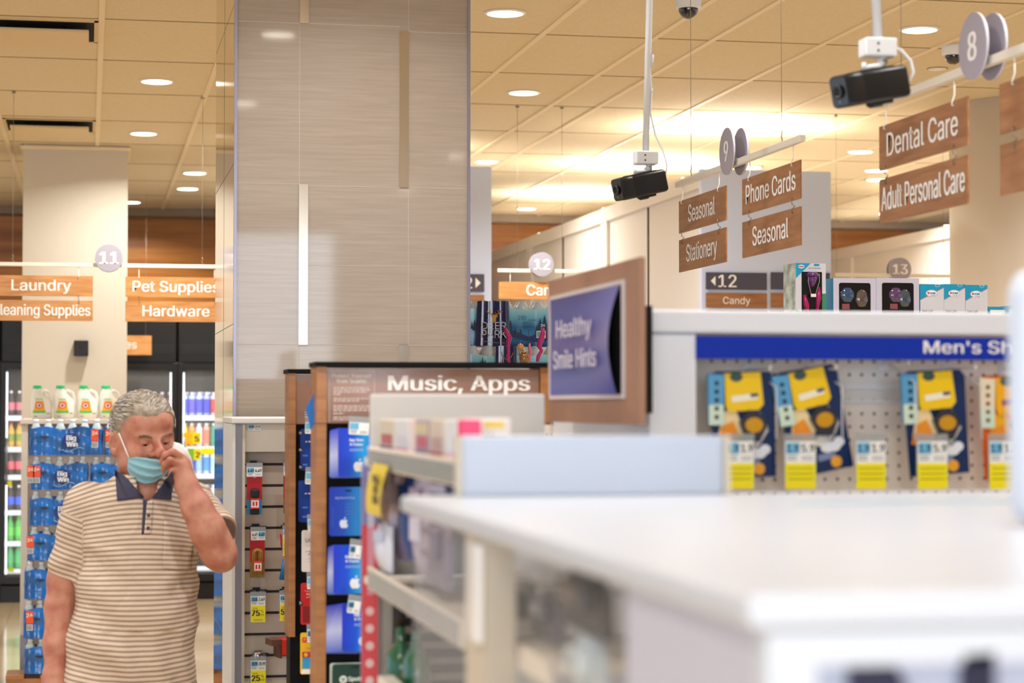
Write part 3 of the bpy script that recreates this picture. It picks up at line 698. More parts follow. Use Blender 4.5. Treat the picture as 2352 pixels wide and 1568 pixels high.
pc.build('lettering', h)
# ---- cards
def rrect(w, h, r, n=5, z0=0):
    out = []
    for sx, sz, a0 in ((1, 1, 0), (-1, 1, 90), (-1, -1, 180), (1, -1, 270)):
        for i in range(n+1):
            a = R(a0+90*i/n); out.append((sx*(w/2-r)+r*math.cos(a), z0+sz*(h/2-r)+r*math.sin(a)))
    return out
def gradmat(name, stops, rough=.3, axis=0, diag=.5):
    if name in MATS: return MATS[name]
    m = mat(name, '3355bb', rough); nt = m.node_tree; tc = nt.nodes.new('ShaderNodeTexCoord'); sp = nt.nodes.new('ShaderNodeSeparateXYZ')
    nt.links.new(tc.outputs['Generated'], sp.inputs[0]); mu = nt.nodes.new('ShaderNodeMath'); mu.operation = 'MULTIPLY_ADD'; mu.inputs[1].default_value = diag
    nt.links.new(sp.outputs[2], mu.inputs[0]); nt.links.new(sp.outputs[0], mu.inputs[2])
    r = nt.nodes.new('ShaderNodeValToRGB'); e = r.color_ramp.elements
    for i, (p, c_) in enumerate(stops):
        el = e[i] if i < 2 else e.new(p); el.position = p; el.color = (*lin(c_), 1)
    nt.links.new(mu.outputs[0], r.inputs[0]); nt.links.new(r.outputs[0], nt.nodes['Principled BSDF'].inputs['Base Color']); return m
blue1 = gradmat('card_blue_gradient', [(.0, '1a38cc'), (.35, '1450d8'), (.72, '17a0e0'), (.98, '2458e0')], .3, 0, -.1)
blue2 = gradmat('card_deep_blue', [(.0, '1233a8'), (.4, '1446b4'), (.8, '1f7cc0')], .3, 0, -.1)
sliver = gradmat('card_pale_edge', [(.0, '5a74cf'), (.45, 'c8cdf0'), (1.0, '2d3fd0')], .35)
nt = sliver.node_tree
for l_ in list(nt.links):
    if l_.to_node.type == 'MATH' and l_.to_socket == l_.to_node.inputs[2]: nt.links.remove(l_)
for n_ in nt.nodes:
    if n_.type == 'MATH': n_.inputs[1].default_value = 1; n_.inputs[2].default_value = 0
APPLE = [(0, .30), (.10, .35), (.22, .36), (.36, .28), (.28, .16), (.27, .02), (.33, -.12), (.42, -.20), (.34, -.38), (.22, -.50), (.10, -.49), (0, -.45), (-.10, -.49), (-.22, -.50), (-.36, -.36), (-.44, -.14), (-.44, .08), (-.36, .26), (-.22, .36), (-.10, .35)]
LEAF = [(0, .40), (.02, .52), (.08, .60), (.17, .65), (.16, .53), (.10, .44)]
def emblem(mb, x, z, s, y): mb.poly([(x+a*s, z+b*s) for a, b in APPLE], y); mb.poly([(x+a*s, z+b*s) for a, b in LEAF], y); return mb
def gift_card(lab, loc, W_, H_, mt, deco=None, group=None, rz=0, ry=0, cat='gift card'):
    t = thing('gift_card', lab, cat, loc, group=group, rot=(0, ry, rz))
    c = MB(t, mt); c.prism(rrect(W_, H_, .006, z0=-H_/2), -.0006, .0006); o = c.build('card')
    k = MB(t, mat('hang_slot', '080810', .6)).ell(W_*.08, -H_*.075, W_*.11, H_*.022, -.0009, 16).build('hang_slot')
    if deco:
        d = MB(t); deco(d, W_, H_); d.build('print', o)
    return t
wt = 'f1f1f6'
def d_app(d, W_, H_):
    d.m(wt).text('App Store', W_*.04, -H_*.27, H_*.055, -.001, W_*.42, bold=.03); d.text('& iTunes', W_*.04, -H_*.36, H_*.055, -.001, W_*.38, bold=.03)
    d.m('a9c6f2'); 
    for i in range(2): d.quad(-W_*.16, W_*.26, -H_*(.43+.03*i)-.0012, -H_*(.43+.03*i), -.001)
    d.m('e9ecf4'); emblem(d, W_*.12, -H_*.78, H_*.24, -.001)
def d_app2(d, W_, H_):
    d.m('b9c8f0').text('App Store & iTunes', -W_*.02, -H_*.24, H_*.04, -.001, W_*.6); d.m('3f6fc4')
    for i in range(4): d.quad(-W_*.02, W_*.30, -H_*(.34+.07*i)-.002, -H_*(.34+.07*i), -.001)
    d.m('c9d2e6'); emblem(d, -W_*.05, -H_*.74, H_*.2, -.001)
    d.m('4d74cf').quad(-W_*.4, -W_*.39, -H_*.8, -H_*.4, -.001)
def stack(lab, xa, ya, xb, yb, Y, n, mt, deco, spread, slm, rear_label, group, tilt=0):
    a, b = PY(xa, ya, Y), PY(xb, yb, Y); W_, H_ = b.x-a.x, a.z-b.z
    gift_card(lab, ((a.x+b.x)/2, Y, a.z), W_, H_, mt, deco)
    first = None
    for i in range(n):
        loc = ((a.x+b.x)/2-(i+1)*spread, Y+.004*(i+1), a.z-.0012*(i+1)+.001)
        if first is None: first = gift_card(rear_label, loc, W_, H_, slm, None, group, ry=.006)
        else: dup(first, loc, 0, rear_label, group, rot=(0, .006+.003*i*tilt, 0))
yc = YA-.035
stack('bright blue app gift card, topmost in the music rack', 777, 983, 853, 1094, yc, 4, blue1, d_app, .0045, sliver, 'pale edged blue card fanned behind the topmost app gift card', 'cards behind the topmost app gift card')
gift_card('deep blue app gift card hanging alone, second from the top of the music rack', wpos(794, 1118, yc), .078, .115, blue2, d_app2)
stack('bright blue app gift card, third from the top of the music rack', 766, 1251, 846, 1362, yc, 4, blue1, d_app, .0028, sliver, 'pale edged blue card fanned behind the third app gift card', 'cards behind the third app gift card', 1)
stack('bright blue app gift card with a wide fan behind it, fourth from the top', 786, 1385, 866, 1494, yc, 8, blue1, d_app, .0044, sliver, 'pale edged blue card in the wide fan behind the fourth app gift card', 'cards in the wide fan', 1)
def d_spot(d, W_, H_):
    d.m('d7ddd8').ell(-W_*.22, -H_*.36, .009, .009, -.001, 24)
    d.m('12392b')
    for i, r_ in enumerate((.006, .0045, .003)):
        d.tube([(-W_*.22+r_*math.cos(a_), -.0014, -H_*.36-.002+.0022*(1-i)+r_*.5*math.sin(a_)) for a_ in [R(30+12*j) for j in range(11)]], .0006, 5)
    d.m('d7ddd8').text('Spotify', W_*.14, -H_*.40, H_*.1, -.001, W_*.46, bold=.03)
gift_card('dark green music gift card at the bottom edge, in front of another', wpos(808, 1524, yc), .092, .10, ink('14372b'), d_spot)
gift_card('pale backed green gift card peeking out left of the dark green one', (wpos(803, 1523, yc)[0], yc+.005, wpos(803, 1522, yc)[2]), .092, .10, ink('b9c9bd'))
def rtag(lab, xa, ya, xb, yb, Y, ry, **k):
    a, b = PY(xa, ya, Y), PY(xb, yb, Y); return price_tag(lab, ((a.x+b.x)/2, Y, a.z), b.x-a.x, a.z-b.z, ry=ry, **k)
yp = YA-.075
rtag('white price tag clipped over the topmost app gift card', 803, 970, 848, 998, yp, .06)
rtag('small white price tag over the third app gift card', 805, 1252, 831, 1282, yp, .12, left='50.00')
rtag('small white price tag over the fourth app gift card', 801, 1380, 829, 1408, yp, .14, left='50.00')
# rear rack cards
yr = YBk-.03
def d_team(d, W_, H_):
    d.m(wt).text('a whole', -W_*.05, -H_*.32, H_*.045, -.001, W_*.5, bold=.03); d.m('9fb4e6').text('new way', W_*.1, -H_*.40, H_*.03, -.001, W_*.26); d.m('16329a').quad(-W_*.5, W_*.5, -H_*.56, -H_*.55, -.001)
    d.m('d8dcea'); d.poly([(W_*.22, -H_*.58), (W_*.42, -H_*.58), (W_*.42, -H_*.72), (W_*.32, -H_*.78), (W_*.22, -H_*.72)], -.001); d.m('c22233').poly([(W_*.24, -H_*.67), (W_*.40, -H_*.67), (W_*.40, -H_*.72), (W_*.32, -H_*.765), (W_*.24, -H_*.72)], -.0012)
    d.m('3d74c4').quad(-W_*.4, -W_*.2, -H_*.66, -H_*.62, -.001).quad(-W_*.4, -W_*.22, -H_*.88, -H_*.84, -.001)
navy = gradmat('card_navy', [(0, '10206e'), (.5, '143a90'), (1, '0f2878')], .3)
W3 = PY(748, 0, yr).x-PY(690, 0, yr).x
gift_card('dark blue gift card, upper one in the rear rack', wpos(719, 985, yr), W3, .118, navy, d_team)
gift_card('dark blue gift card, lower one in the rear rack, under a white tag', wpos(718, 1104, yr), W3, .118, navy, d_team)
gift_card('dark blue gift card just behind the lower one in the rear rack', (wpos(715, 1101, yr)[0], yr+.004, wpos(715, 1103, yr)[2]), W3, .118, navy)
def d_ride(d, W_, H_):
    d.m('3a3a3e').text('Uber', -W_*.12, -H_*.29, H_*.095, -.001, W_*.46); d.text('$', -W_*.31, -H_*.53, H_*.035, -.001); d.text('25', -W_*.13, -H_*.60, H_*.1, -.001, W_*.24); d.m('8d8a8a').text('Get a ride', -W_*.05, -H_*.70, H_*.035, -.001, W_*.4); d.text('need it', -W_*.08, -H_*.77, H_*.035, -.001, W_*.34)
gift_card('white gift card showing 25 dollars in the rear rack', wpos(722, 1217, yr), W3, .118, ink('d9d2d0'), d_ride)
def d_red(d, W_, H_):
    d.m('f0d8d4').text('"You have', -W_*.1, -H_*.22, H_*.04, -.001, W_*.5); d.text('the gift', -W_*.1, -H_*.29, H_*.04, -.001, W_*.36, bold=.03); d.text('of a l', -W_*.1, -H_*.36, H_*.04, -.001, W_*.36); d.m('7e0d14').quad(-W_*.42, W_*.42, -H_*.95, -H_*.56, -.001); d.m('e8c9c6').text('HOTELS', W_*.12, -H_*.86, H_*.035, -.0012, W_*.4)
gift_card('red gift card in the rear rack', wpos(720, 1338, yr), W3, .118, ink('c4151b'), d_red)
def d_sun(d, W_, H_):
    d.m('d4371f').text('GO', -W_*.28, -H_*.24, H_*.13, -.001, W_*.26, bold=.05); d.m('6b4a10').text('The Most', -W_*.05, -H_*.40, H_*.04, -.001, W_*.4); d.m('c8203c').quad(-W_*.42, W_*.42, -H_*.60, -H_*.46, -.001); d.m('f0b43c').ell(-W_*.28, -H_*.53, .006, .006, -.0012, 14); d.m('e9dcd0').text('GIFT', W_*.08, -H_*.55, H_*.04, -.0012); d.m('2f9ad0').quad(-W_*.42, W_*.42, -H_*.86, -H_*.60, -.001); d.m('c79a6c').poly([(-W_*.1, -H_*.86), (W_*.42, -H_*.70), (W_*.42, -H_*.86)], -.0012); d.m('eeece8').quad(-W_*.46, W_*.46, -H_*.985, -H_*.88, -.001)
gift_card('yellow beach gift card, lowest in the rear rack', wpos(719, 1452, yr), W3, .118, ink('e9b81a'), d_sun)
yq = YBk-.07
for lab, xa, ya, xb, yb, ry in (('white price tag over the upper dark blue card', 702, 970, 727, 996, .05), ('white price tag over the lower dark blue card', 703, 1084, 729, 1112, .07), ('white price tag over the 25 dollar card', 707, 1192, 732, 1218, -.03), ('white price tag over the red gift card', 706, 1324, 731, 1352, 0)):
    rtag(lab, xa, ya, xb, yb, yq, ry)
rtag('white price tag over the yellow beach card', 706, 1445, 731, 1474, yq, 0, left='50.50')
for lab, y in (('round metal peg beside the upper dark blue card, topmost', 994), ('round metal peg beside the upper dark blue card, middle', 1033), ('round metal peg beside the upper dark blue card, lowest', 1072), ('round metal peg beside the red gift card', 1382)):
    p = PY(687, y, YBk+.018); t = thing('metal_peg', lab, 'peg', (p.x, YBk+.019, p.z)); MB(t, met).tube([(0, 0, 0), (0, -.05, 0)], .004, 8).build('rod'); MB(t, met).lathe([(.0045, 0), (.006, .002), (.001, .004)], n=12).build('head'); kids_ = KID[t.name][1]; kids_.rotation_euler = (math.pi/2, 0, 0); kids_.location = (0, -.05, 0)
# loose blue slip of card between the racks
X0_ = PY(727, 900, YA).x; YL = YA+.06
t = thing('paper_slip', 'folded bright blue slip of card stuck to the side of the music rack', 'paper', (X0_-.0046, YL, PY(727, 985, YL).z)); p0 = Vector((X0_-.0046, YL, PY(727, 985, YL).z))
pts = [PY(x, y, YL)-p0 for x, y in ((727, 904), (708, 940), (715, 962), (720, 988), (727, 975))]; mx_ = max(p.x for p in pts)
MB(t, ink('1479d8')).prism([(p.x-mx_+.0041, p.z) for p in pts], -.0008, .0008).build('card')
# ================================================================ drinks coolers along the back wall
cbk = mat('cooler_black', '0c0c0e', .4); glass = mat('cooler_glass', 'ffffff', .03, alpha=.06, spec=.4); led = mat('cooler_led', 'f2f6ff', .4, em=1.6); shw = mat('shelf_strip', 'c6ced8', .4); inn = mat('cooler_inside', '1e2023', .7)
YCo = 18.45
DW = .745
xpost = PY(412, 0, YCo).x
SHZ = [PY(450, y, YCo+.02).z for y in (956, 1027, 1090, 1170, 1240, 1303)]
def cooler(lab, x0):
    t = thing('drinks_cooler', lab, 'drinks cooler', (x0, YCo, 0)); H = 2.45
    b = MB(t, cbk); b.box(.001, .012, .05, .85, .0, H); b.box(DW-.012, DW-.001, .05, .85, 0, H); b.box(0, DW, .05, .85, H-.4, H); b.box(0, DW, .05, .85, 0, .14); b.m(inn).box(.012, DW-.012, .8, .85, .14, H-.4)
    o = b.build('cabinet')
    v = MB(t, mat('vent_slat_grey', '25262a', .5))
    for k in range(4): v.box(.03, DW-.03, .044, .05, H-.32+.02*k, H-.312+.02*k)
    v.build('grille', o)
    d = MB(t, cbk); z0, z1 = .16, H-.41
    for a in ((.002, .045), (DW-.045, DW-.002)): d.bbox(a[0], a[1], 0, .045, z0, z1, .004)
    d.box(.045, DW-.045, 0, .045, z0, z0+.06); d.box(.045, DW-.045, 0, .045, z1-.06, z1); do = d.build('door')
    MB(t, glass).box(.045, DW-.045, .02, .024, z0+.06, z1-.06).build('glass', do)
    MB(t, met).tube([(.06, -.03, 1.0), (.06, -.03, 1.4)], .008, 8).build('handle', do)
    for z in SHZ:
        s_ = MB(t, shw).box(.014, DW-.014, .055, .06, z-.035, z+.008); s_.m(inn).box(.014, DW-.014, .06, .7, z-.006, z); s_.build('shelf')
    l = MB(t, led)
    for x in (.05, DW-.062): l.box(x, x+.012, .046, .056, z0+.08, z1-.08)
    l.build('light_strip')
    la = bpy.data.lights.get('cooler_light') or bpy.data.lights.new('cooler_light', 'AREA'); la.shape = 'RECTANGLE'; la.size = .6; la.size_y = 1.7; la.energy = 3; la.color = (.9, .95, 1)
    lo = bpy.data.objects.new('cooler_light', la); COL.objects.link(lo); lo.parent = t; lo.location = (DW/2, .05, 1.1); lo.rotation_euler = (math.pi/2, 0, 0)
    return t
for i, lab in enumerate(('black drinks cooler right of the man, beside the stone pillar', 'black drinks cooler behind the man, next to the cream pillar', 'black drinks cooler mostly hidden by the cream pillar', 'black drinks cooler at the left edge')):
    cooler(lab, xpost-i*DW)
cooler('black drinks cooler hidden behind the stone pillar', xpost+DW)
# bottles: one of each kind, then copies
def bottle(nm, lab, loc, prof, body, lab_mt, cap, group, lz):
    t = thing(nm, lab, 'bottle', loc, group=group)
    MB(t, body).lathe(prof, n=14).build('body'); rr_ = max(r for r, z in prof)
    MB(t, lab_mt).lathe([(rr_*1.02, lz[0]), (rr_*1.02, lz[1])], n=14, caps=False).build('wrapper')
    zt_ = prof[-1][1]; MB(t, cap).lathe([(prof[-1][0]*1.1, zt_-.012), (prof[-1][0]*1.1, zt_+.01)], n=12).build('cap')
    return t
PET = [(.028, 0), (.032, .01), (.032, .13), (.03, .15), (.013, .195), (.012, .21)]
SLIM = [(.026, 0), (.029, .008), (.029, .15), (.024, .175), (.014, .19), (.014, .2)]
bm_ = lambda h: mat('bottle_'+h, h, .12, coat=.4)
protos = {}
def put(kind, lab, x, z, group, dy=0, c=('222222', '444444', 'eeeeee')):
    key = kind; y = YCo+.11+dy; z += .0008
    mats_ = {'b_body': bm_(c[0]), 'b_wrap': ink(c[1], .3), 'b_cap': ink(c[2], .3)}
    if key not in protos:
        protos[key] = bottle('drink_bottle', lab, (x, y, z), PET if kind == 'pet' else SLIM, mats_['b_body'], mats_['b_wrap'], mats_['b_cap'], group, (.055, .12) if kind == 'pet' else (.03, .15))
        return protos[key]
    t = dup(protos[key], (x, y, z), 0, lab, group)
    for ch, m_ in zip(KID[t.name], ('b_body', 'b_wrap', 'b_cap')):
        ch.material_slots[0].link = 'OBJECT'; ch.material_slots[0].material = mats_[m_]
    return t
rowsR = [(0, 'slim', 'top shelf right of the black door post', [('9fb6e6', '4b4fd0', 'd8dcec'), ('a7b8e8', '5350d8', 'd8dcec'), ('b6c4ee', '3c46c8', 'd8dcec'), ('93a5e8', '2c35c8', 'dfe2ee'), ('d9b8c0', 'a8323c', 'dcdce6'), ('d9c0c4', '8e2a30', 'e6e6ee')]),
         (1, 'slim', 'second shelf right of the black door post', [('e8d440', 'e8c81c', 'f4f4f4'), ('f0a050', 'ee8a2a', 'f4f4f4'), ('e8e8ee', 'dcdce6', 'f4f4f4'), ('f0b0a0', 'e8705c', 'f4f4f4'), ('3a9a80', '1f8a68', 'e8f4f0'), ('d8e4ec', 'b8ccd8', 'f4f4f4')]),
         (2, 'slim', 'third shelf right of the black door post', [('d6def2', '7a60c0', 'f4f4f4'), ('cfe0f4', '5a58c8', 'f4f4f4'), ('e4ecf6', '9ac4ea', 'f4f4f4'), ('cfe4f4', '3f8fd0', 'f4f4f4'), ('e6f0f8', 'a8d0ee', 'f4f4f4'), ('cfe0f0', '4a58c0', 'f4f4f4')]),
         (3, 'slim', 'fourth shelf right of the black door post', [('cfd6e0', 'aab4c4', 'f0f0f4')]*6)]
HUE = {'4b4fd0': 'violet blue', '5350d8': 'violet blue', '3c46c8': 'bright blue', '2c35c8': 'deep blue', 'a8323c': 'red', '8e2a30': 'dark red', 'e8c81c': 'yellow', 'ee8a2a': 'orange', 'dcdce6': 'white', 'e8705c': 'coral', '1f8a68': 'green', 'b8ccd8': 'pale grey',
       '7a60c0': 'purple', '5a58c8': 'violet', '9ac4ea': 'pale blue', '3f8fd0': 'sky blue', 'a8d0ee': 'icy blue', '4a58c0': 'dark blue', 'aab4c4': 'silver'}
for ri, kind, lab, cols in rowsR:
    for dy in (0, .075):
        for i, c in enumerate(cols):
            put(kind, HUE[c[1]]+' bottle'+(' in front' if dy == 0 else ', second row,')+' on the '+lab, xpost+.065+i*.063+dy*.35, SHZ[ri], 'bottles on the '+lab+(' front row' if dy == 0 else ' second row'), dy, c)
for ri, (lab, cols) in enumerate((('top shelf left of the black door post', [('4a2a22', '6a3a30', 'd8d0cc'), ('3e2622', 'c8c4cc', 'd8d0cc'), ('5a3020', 'e0b070', 'd8d0cc')]), ('second shelf left of the black door post', [('e8e0c0', 'd8d4b8', 'f0f0f0')]*3))):
    for i, c in enumerate(cols): put('slim', 'brown or pale bottle on the '+lab, xpost-.06-i*.066, SHZ[ri], 'bottles on the '+lab, 0, c)
xl = PY(24, 0, YCo+.11).x
for ri, c, nm in ((0, ('2a1614', 'c86a78', 'e8e6ea'), 'cola bottle with a pink label'), (1, ('c8a030', '7a8a20', 'd83a30'), 'yellow green soda bottle with a red cap'), (2, ('2c1512', 'd85a6a', 'd8302c'), 'cola bottle with a red label'),
                  (3, ('20202c', '2a58d8', 'e8eaf2'), 'dark bottle with a blue label'), (4, ('3fae40', '58c04a', '4ac048'), 'light green soda bottle'), (5, ('2f9e5a', '38a862', '3aa050'), 'deep green soda bottle')):
    for i in range(3): put('pet', nm+' on a shelf of the left edge cooler', xl+.03+i*.07, SHZ[ri], nm+'s in the left edge cooler', 0, c)
def shelf_sign(lab, xa, ya, xb, yb, cols, txt, h_=.5):
    Y = YCo-.006; a, b = PY(xa, ya, Y), PY(xb, yb, Y); W_, H_ = b.x-a.x, a.z-b.z
    t = thing('price_sign', lab, 'price sign', ((a.x+b.x)/2, Y, b.z)); k = len(cols)
    s_ = MB(t)
    for i, c in enumerate(cols): s_.m(c).box(-W_/2+W_*i/k, -W_/2+W_*(i+1)/k, -.001, .001, 0, H_)
    o = s_.build('card')
    if txt: MB(t, ink(blk)).text(txt, W_*.28, H_*.2, H_*h_, -.0016, bold=.04).build('lettering', o)
shelf_sign('yellow price sign showing a 5 on the cooler door', 421, 993, 461, 1019, ('f0b80c', 'ead200'), '5')
shelf_sign('green and yellow price sign on the cooler door', 430, 1030, 461, 1056, ('7fae20', 'e8de10'), '2')
shelf_sign('long yellow price sign right of the green one on the cooler door', 462, 1029, 493, 1043, ('eee40a',), '')
shelf_sign('small yellow price sign on the left edge cooler, upper', 17, 1104, 27, 1117, ('e0de20',), '')
shelf_sign('small yellow price sign on the left edge cooler, lowest', 18, 1304, 32, 1313, ('c8d820',), '')
# ================================================================ shelf end with detergent jugs and water stack
YJ = 12.95
zt = PY(150, 962, YJ-.2).z
e0, e1 = PY(53, 0, YJ-.22).x, .262
t = thing('gondola_shelf', 'cream shelf end below the detergent jugs, in front of the cream pillar', 'shelf', ((e0+e1)/2, YJ, 0)); W2 = (e1-e0)/2
cp_ = mat('shelf_cream', 'd8cdbd', .5)
MB(t, cp_).bbox(-W2, W2, -.24, .5, zt-.03, zt, .004).build('top'); f = MB(t, cp_).box(-W2+.01, -W2+.045, -.22, .5, .02, zt-.03); f.box(W2-.045, W2-.01, -.22, .5, .02, zt-.03); f.build('upright')
MB(t, mat('shelf_taupe', 'a9988a', .6)).box(-W2+.045, W2-.045, -.16, .5, .02, zt-.03).build('back_panel'); MB(t, mat('post_grey')).box(-W2+.008, -W2+.047, -.225, .5, 0, .33).build('foot')
jw = mat('jug_white', 'f2ede0', .35); gcap = mat('jug_cap', '2fcf83', .35)
def jug(lab, x):
    p = PY(x, 959, YJ-.10)
    loc = (p.x, YJ-.10, zt)
    if jug.f: return dup(jug.f, loc, 0, lab)
    t = thing('detergent_jug', lab, 'detergent jug', loc, group='detergent jugs on the cream shelf'); jug.f = t
    s_ = .225/85      # metres per pixel of the jug's outline
    b = MB(t, jw); b.smooth = True
    def rs(w_, d_, x_, z_, n=16): return [(x_+w_*abs(math.cos(a))**.6*(1 if math.cos(a) > 0 else -1), d_*abs(math.sin(a))**.6*(1 if math.sin(a) > 0 else -1), z_) for a in [2*math.pi*i/n for i in range(n)]]
    secs = [rs(.055, .04, 0, 0), rs(.062, .045, 0, .006), rs(.062, .045, 0, .06), rs(.058, .043, -.004, .11), rs(.042, .038, -.018, .14), rs(.034, .03, -.022, .158), rs(.024, .024, -.024, .172), rs(.024, .024, -.024, .18)]
    n = 16; b.add([q_ for s2 in secs for q_ in s2], [(i*n+j, i*n+(j+1) % n, (i+1)*n+(j+1) % n, (i+1)*n+j) for i in range(len(secs)-1) for j in range(n)]); b.smooth = False
    b.add(secs[0], [tuple(range(n-1, -1, -1))]); b.add(secs[-1], [tuple(range(n))]); b.build('body')
    MB(t, jw).tube([(-.01, 0, .155), (.02, 0, .166), (.045, 0, .155), (.056, 0, .125), (.056, 0, .085), (.05, 0, .065)], [.013, .012, .011, .011, .011, .012], 10).build('handle')
    MB(t, gcap).lathe([(.025, .178), (.026, .182), (.0255, .198), (.024, .20)], -.024, 0, 0, 24).build('cap')
    l = MB(t, ink('f2a81c')).poly([(-.045, .045), (.022, .045), (.012, .108), (-.032, .108)], -.0465); l.m('54c23c').quad(-.048, .025, .036, .049, -.0468); l.m('5fc048').quad(-.035, .008, .116, .120, -.0445)
    l.m('d8402e').ell(-.012, .08, .021, .019, -.0468, 24); l.m('f3ece4').ell(-.012, .08, .015, .0135, -.047, 20); l.m('d8402e').poly([(-.022, .075), (-.008, .07), (-.002, .082), (-.008, .09), (-.018, .086)], -.0472)
    l.m('9a948a').quad(-.042, -.024, .012, .018, -.0464).quad(.03, .05, .03, .036, -.0464); l.build('front_label')
    return t
jug.f = None
for lab, x in (('white detergent jug with green cap, nearest the shelf end on the left', 95), ('white detergent jug with green cap, second from the left', 148), ('white detergent jug with green cap, third from the left', 201), ('white detergent jug with green cap, just left of the man', 252)): jug(lab, x)
# water packs
film = mat('blue_film', '1266bc', .16, coat=.5, noise=.3, nscale=14, bump=.5, bscale=40); clr = mat('clear_film', 'cfdde6', .12, coat=.5, bump=.6, bscale=60, alpha=.8); bcap = mat('bottle_cap_white', 'e6eef4', .35)
pack_parts = {}
def water_pack(lab, x0, x1, z0, z1, y, ocx, tags, half=False):
    W_, H_ = x1-x0, z1-z0; nb = max(2, round(W_/.063)); D = .24
    t = thing('water_pack', lab, 'water pack', ((x0+x1)/2, y, z0), group='packs of bottled water in the blue stack')
    m_ = MB(t, film)
    def side(u, v):                                    # scalloped shrink wrap round the bottles, open above
        per = 2*(W_+D); s_ = u*per
        if s_ < W_: x, yy, nx, ny, k = -W_/2+s_, -D/2, 0, -1, s_/W_*nb
        elif s_ < W_+D: x, yy, nx, ny, k = W_/2, -D/2+(s_-W_), 1, 0, (s_-W_)/D*4
        elif s_ < 2*W_+D: x, yy, nx, ny, k = W_/2-(s_-W_-D), D/2, 0, 1, (s_-W_-D)/W_*nb
        else: x, yy, nx, ny, k = -W_/2, D/2-(s_-2*W_-D), -1, 0, (s_-2*W_-D)/D*4
        bul = .009*abs(math.sin(math.pi*k))**.5+.004*math.sin(v*9+k)
        top = .74+.04*math.sin(k*2.1+z0*31)
        return (x+nx*(bul-.01), yy+ny*(bul-.01), .004+v*H_*top)
    m_.grid(side, 96, 8); m_.build('shrink_wrap')
    hk_ = round(H_, 3)
    for i in range(nb):
        for j in range(2):
            loc = (-W_/2+W_*(i+.5)/nb, -D/2+.035+j*.06, 0)
            if hk_ not in pack_parts:
                bo = MB(t, clr).lathe([(.029, .01), (.030, H_*.62), (.028, H_*.74), (.016, H_*.88), (.013, H_*.90), (.013, H_*.93)], n=12).build('bottle')
                co = MB(t, bcap).lathe([(.0145, H_*.90), (.0145, H_*.985), (.012, H_*.99)], n=10).build('cap', bo); pack_parts[hk_] = (bo, co)
            else:
                bo, co = [q_.copy() for q_ in pack_parts[hk_]]; COL.objects.link(bo); COL.objects.link(co); bo.parent = t; co.parent = bo
            bo.location = loc
    y_ = -D/2-.006
    if ocx is not None:
        l = MB(t, ink('1b2f7e')); lx = ocx-(x0+x1)/2; l.ell(lx, H_*.40, .048, H_*.22, y_, 24); l.m('dfe8f4'); l.text('Big', lx, H_*.42, H_*.14, y_-.001, .05, bold=.04); l.text('Win', lx+.004, H_*.25, H_*.14, y_-.001, .06, bold=.04); l.m('8fb8e0').tube([(lx-.05+.01*k, y_-.001, H_*.17-.012*math.sin(k*.5)) for k in range(13)], .002, 5); l.build('logo')
    for tx in tags:
        g = MB(t, ink('e8552c')); xx = tx-(x0+x1)/2; g.quad(xx-.02, xx+.02, H_*.40, H_*.72, y_-.001); g.m('f6e6dc').text('24', xx, H_*.56, H_*.1, y_-.002, bold=.03); g.m('c8d2dc').quad(xx-.018, xx+.018, H_*.22, H_*.38, y_-.001); g.m('33363c')
        for k in range(5): g.quad(xx-.015+k*.006, xx-.0125+k*.006, H_*.24, H_*.36, y_-.0015)
        g.build('count_tag')
    g = MB(t, mat('wrap_opening', '14202c', .4)); g.poly([((-W_*.30)+.022*math.cos(a)+.008*math.sin(a*2), H_*.5+.008*math.sin(a)) for a in [i*math.pi/8 for i in range(16)]], y_); g.build('grip_opening')
    return t
YK = 12.35
ys = [962, 1047, 1126, 1208, 1288, 1376, 1466]
xz = lambda x, y: PY(x, y, YK-.12)
NM = ('topmost', 'second from the top', 'third from the top', 'fourth from the top', 'fifth from the top', 'sixth from the top', 'second from the floor', 'lowest')
z_edges = [xz(150, y).z for y in ys]; z_edges += [max(.12, z_edges[-1]-.2)]
rows = list(zip(z_edges[:-1], z_edges[1:]))
PZT = z_edges[-1]
NM = ('topmost', 'second', 'third', 'fourth', 'fifth', 'sixth', 'lowest')
for i, (za, zb) in enumerate(rows):
    xa = 72 if i < 4 else 66; off_ = (8, 14, 10, 6, 2, 0, 4, 3, 5)[i]
    xs = xz(xa-2+off_*.6, 0).x; xm = xz(245 if i % 2 == 0 else 212, 0).x; xe = xz(296, 0).x
    water_pack('blue film wrapped water pack, %s pack down at the left of the stack' % NM[i], xs, xm-.006, zb+.001, za, YK, xz((170, 150, 152, 160, 175, 165, 172, 160, 170)[i], 0).x, ([xz(224, 0).x] if i % 2 == 0 else [xz(78, 0).x, xz(92, 0).x][:2 if i == 1 else 1]))
    water_pack('blue film wrapped water pack, %s pack down behind the man' % NM[i], xm+.006, xe+.12, zb+.001, za-.004, YK, None, ([xz(256, 0).x] if i % 2 == 0 else []))

t = thing('pallet', 'low wooden pallet under the blue water packs', 'pallet', ((xz(66, 0).x+xz(296, 0).x)/2+.04, YK, 0)); W2 = .42
f = MB(t, rw)
for k in range(5): f.box(-W2+k*.19, -W2+k*.19+.1, -.14, .14, PZT-.02, PZT)
f.build('deck_board'); f = MB(t, rw)
for yy in (-.13, 0, .11): f.box(-W2, W2+.02, yy, yy+.03, 0, PZT-.02)
f.build('runner')
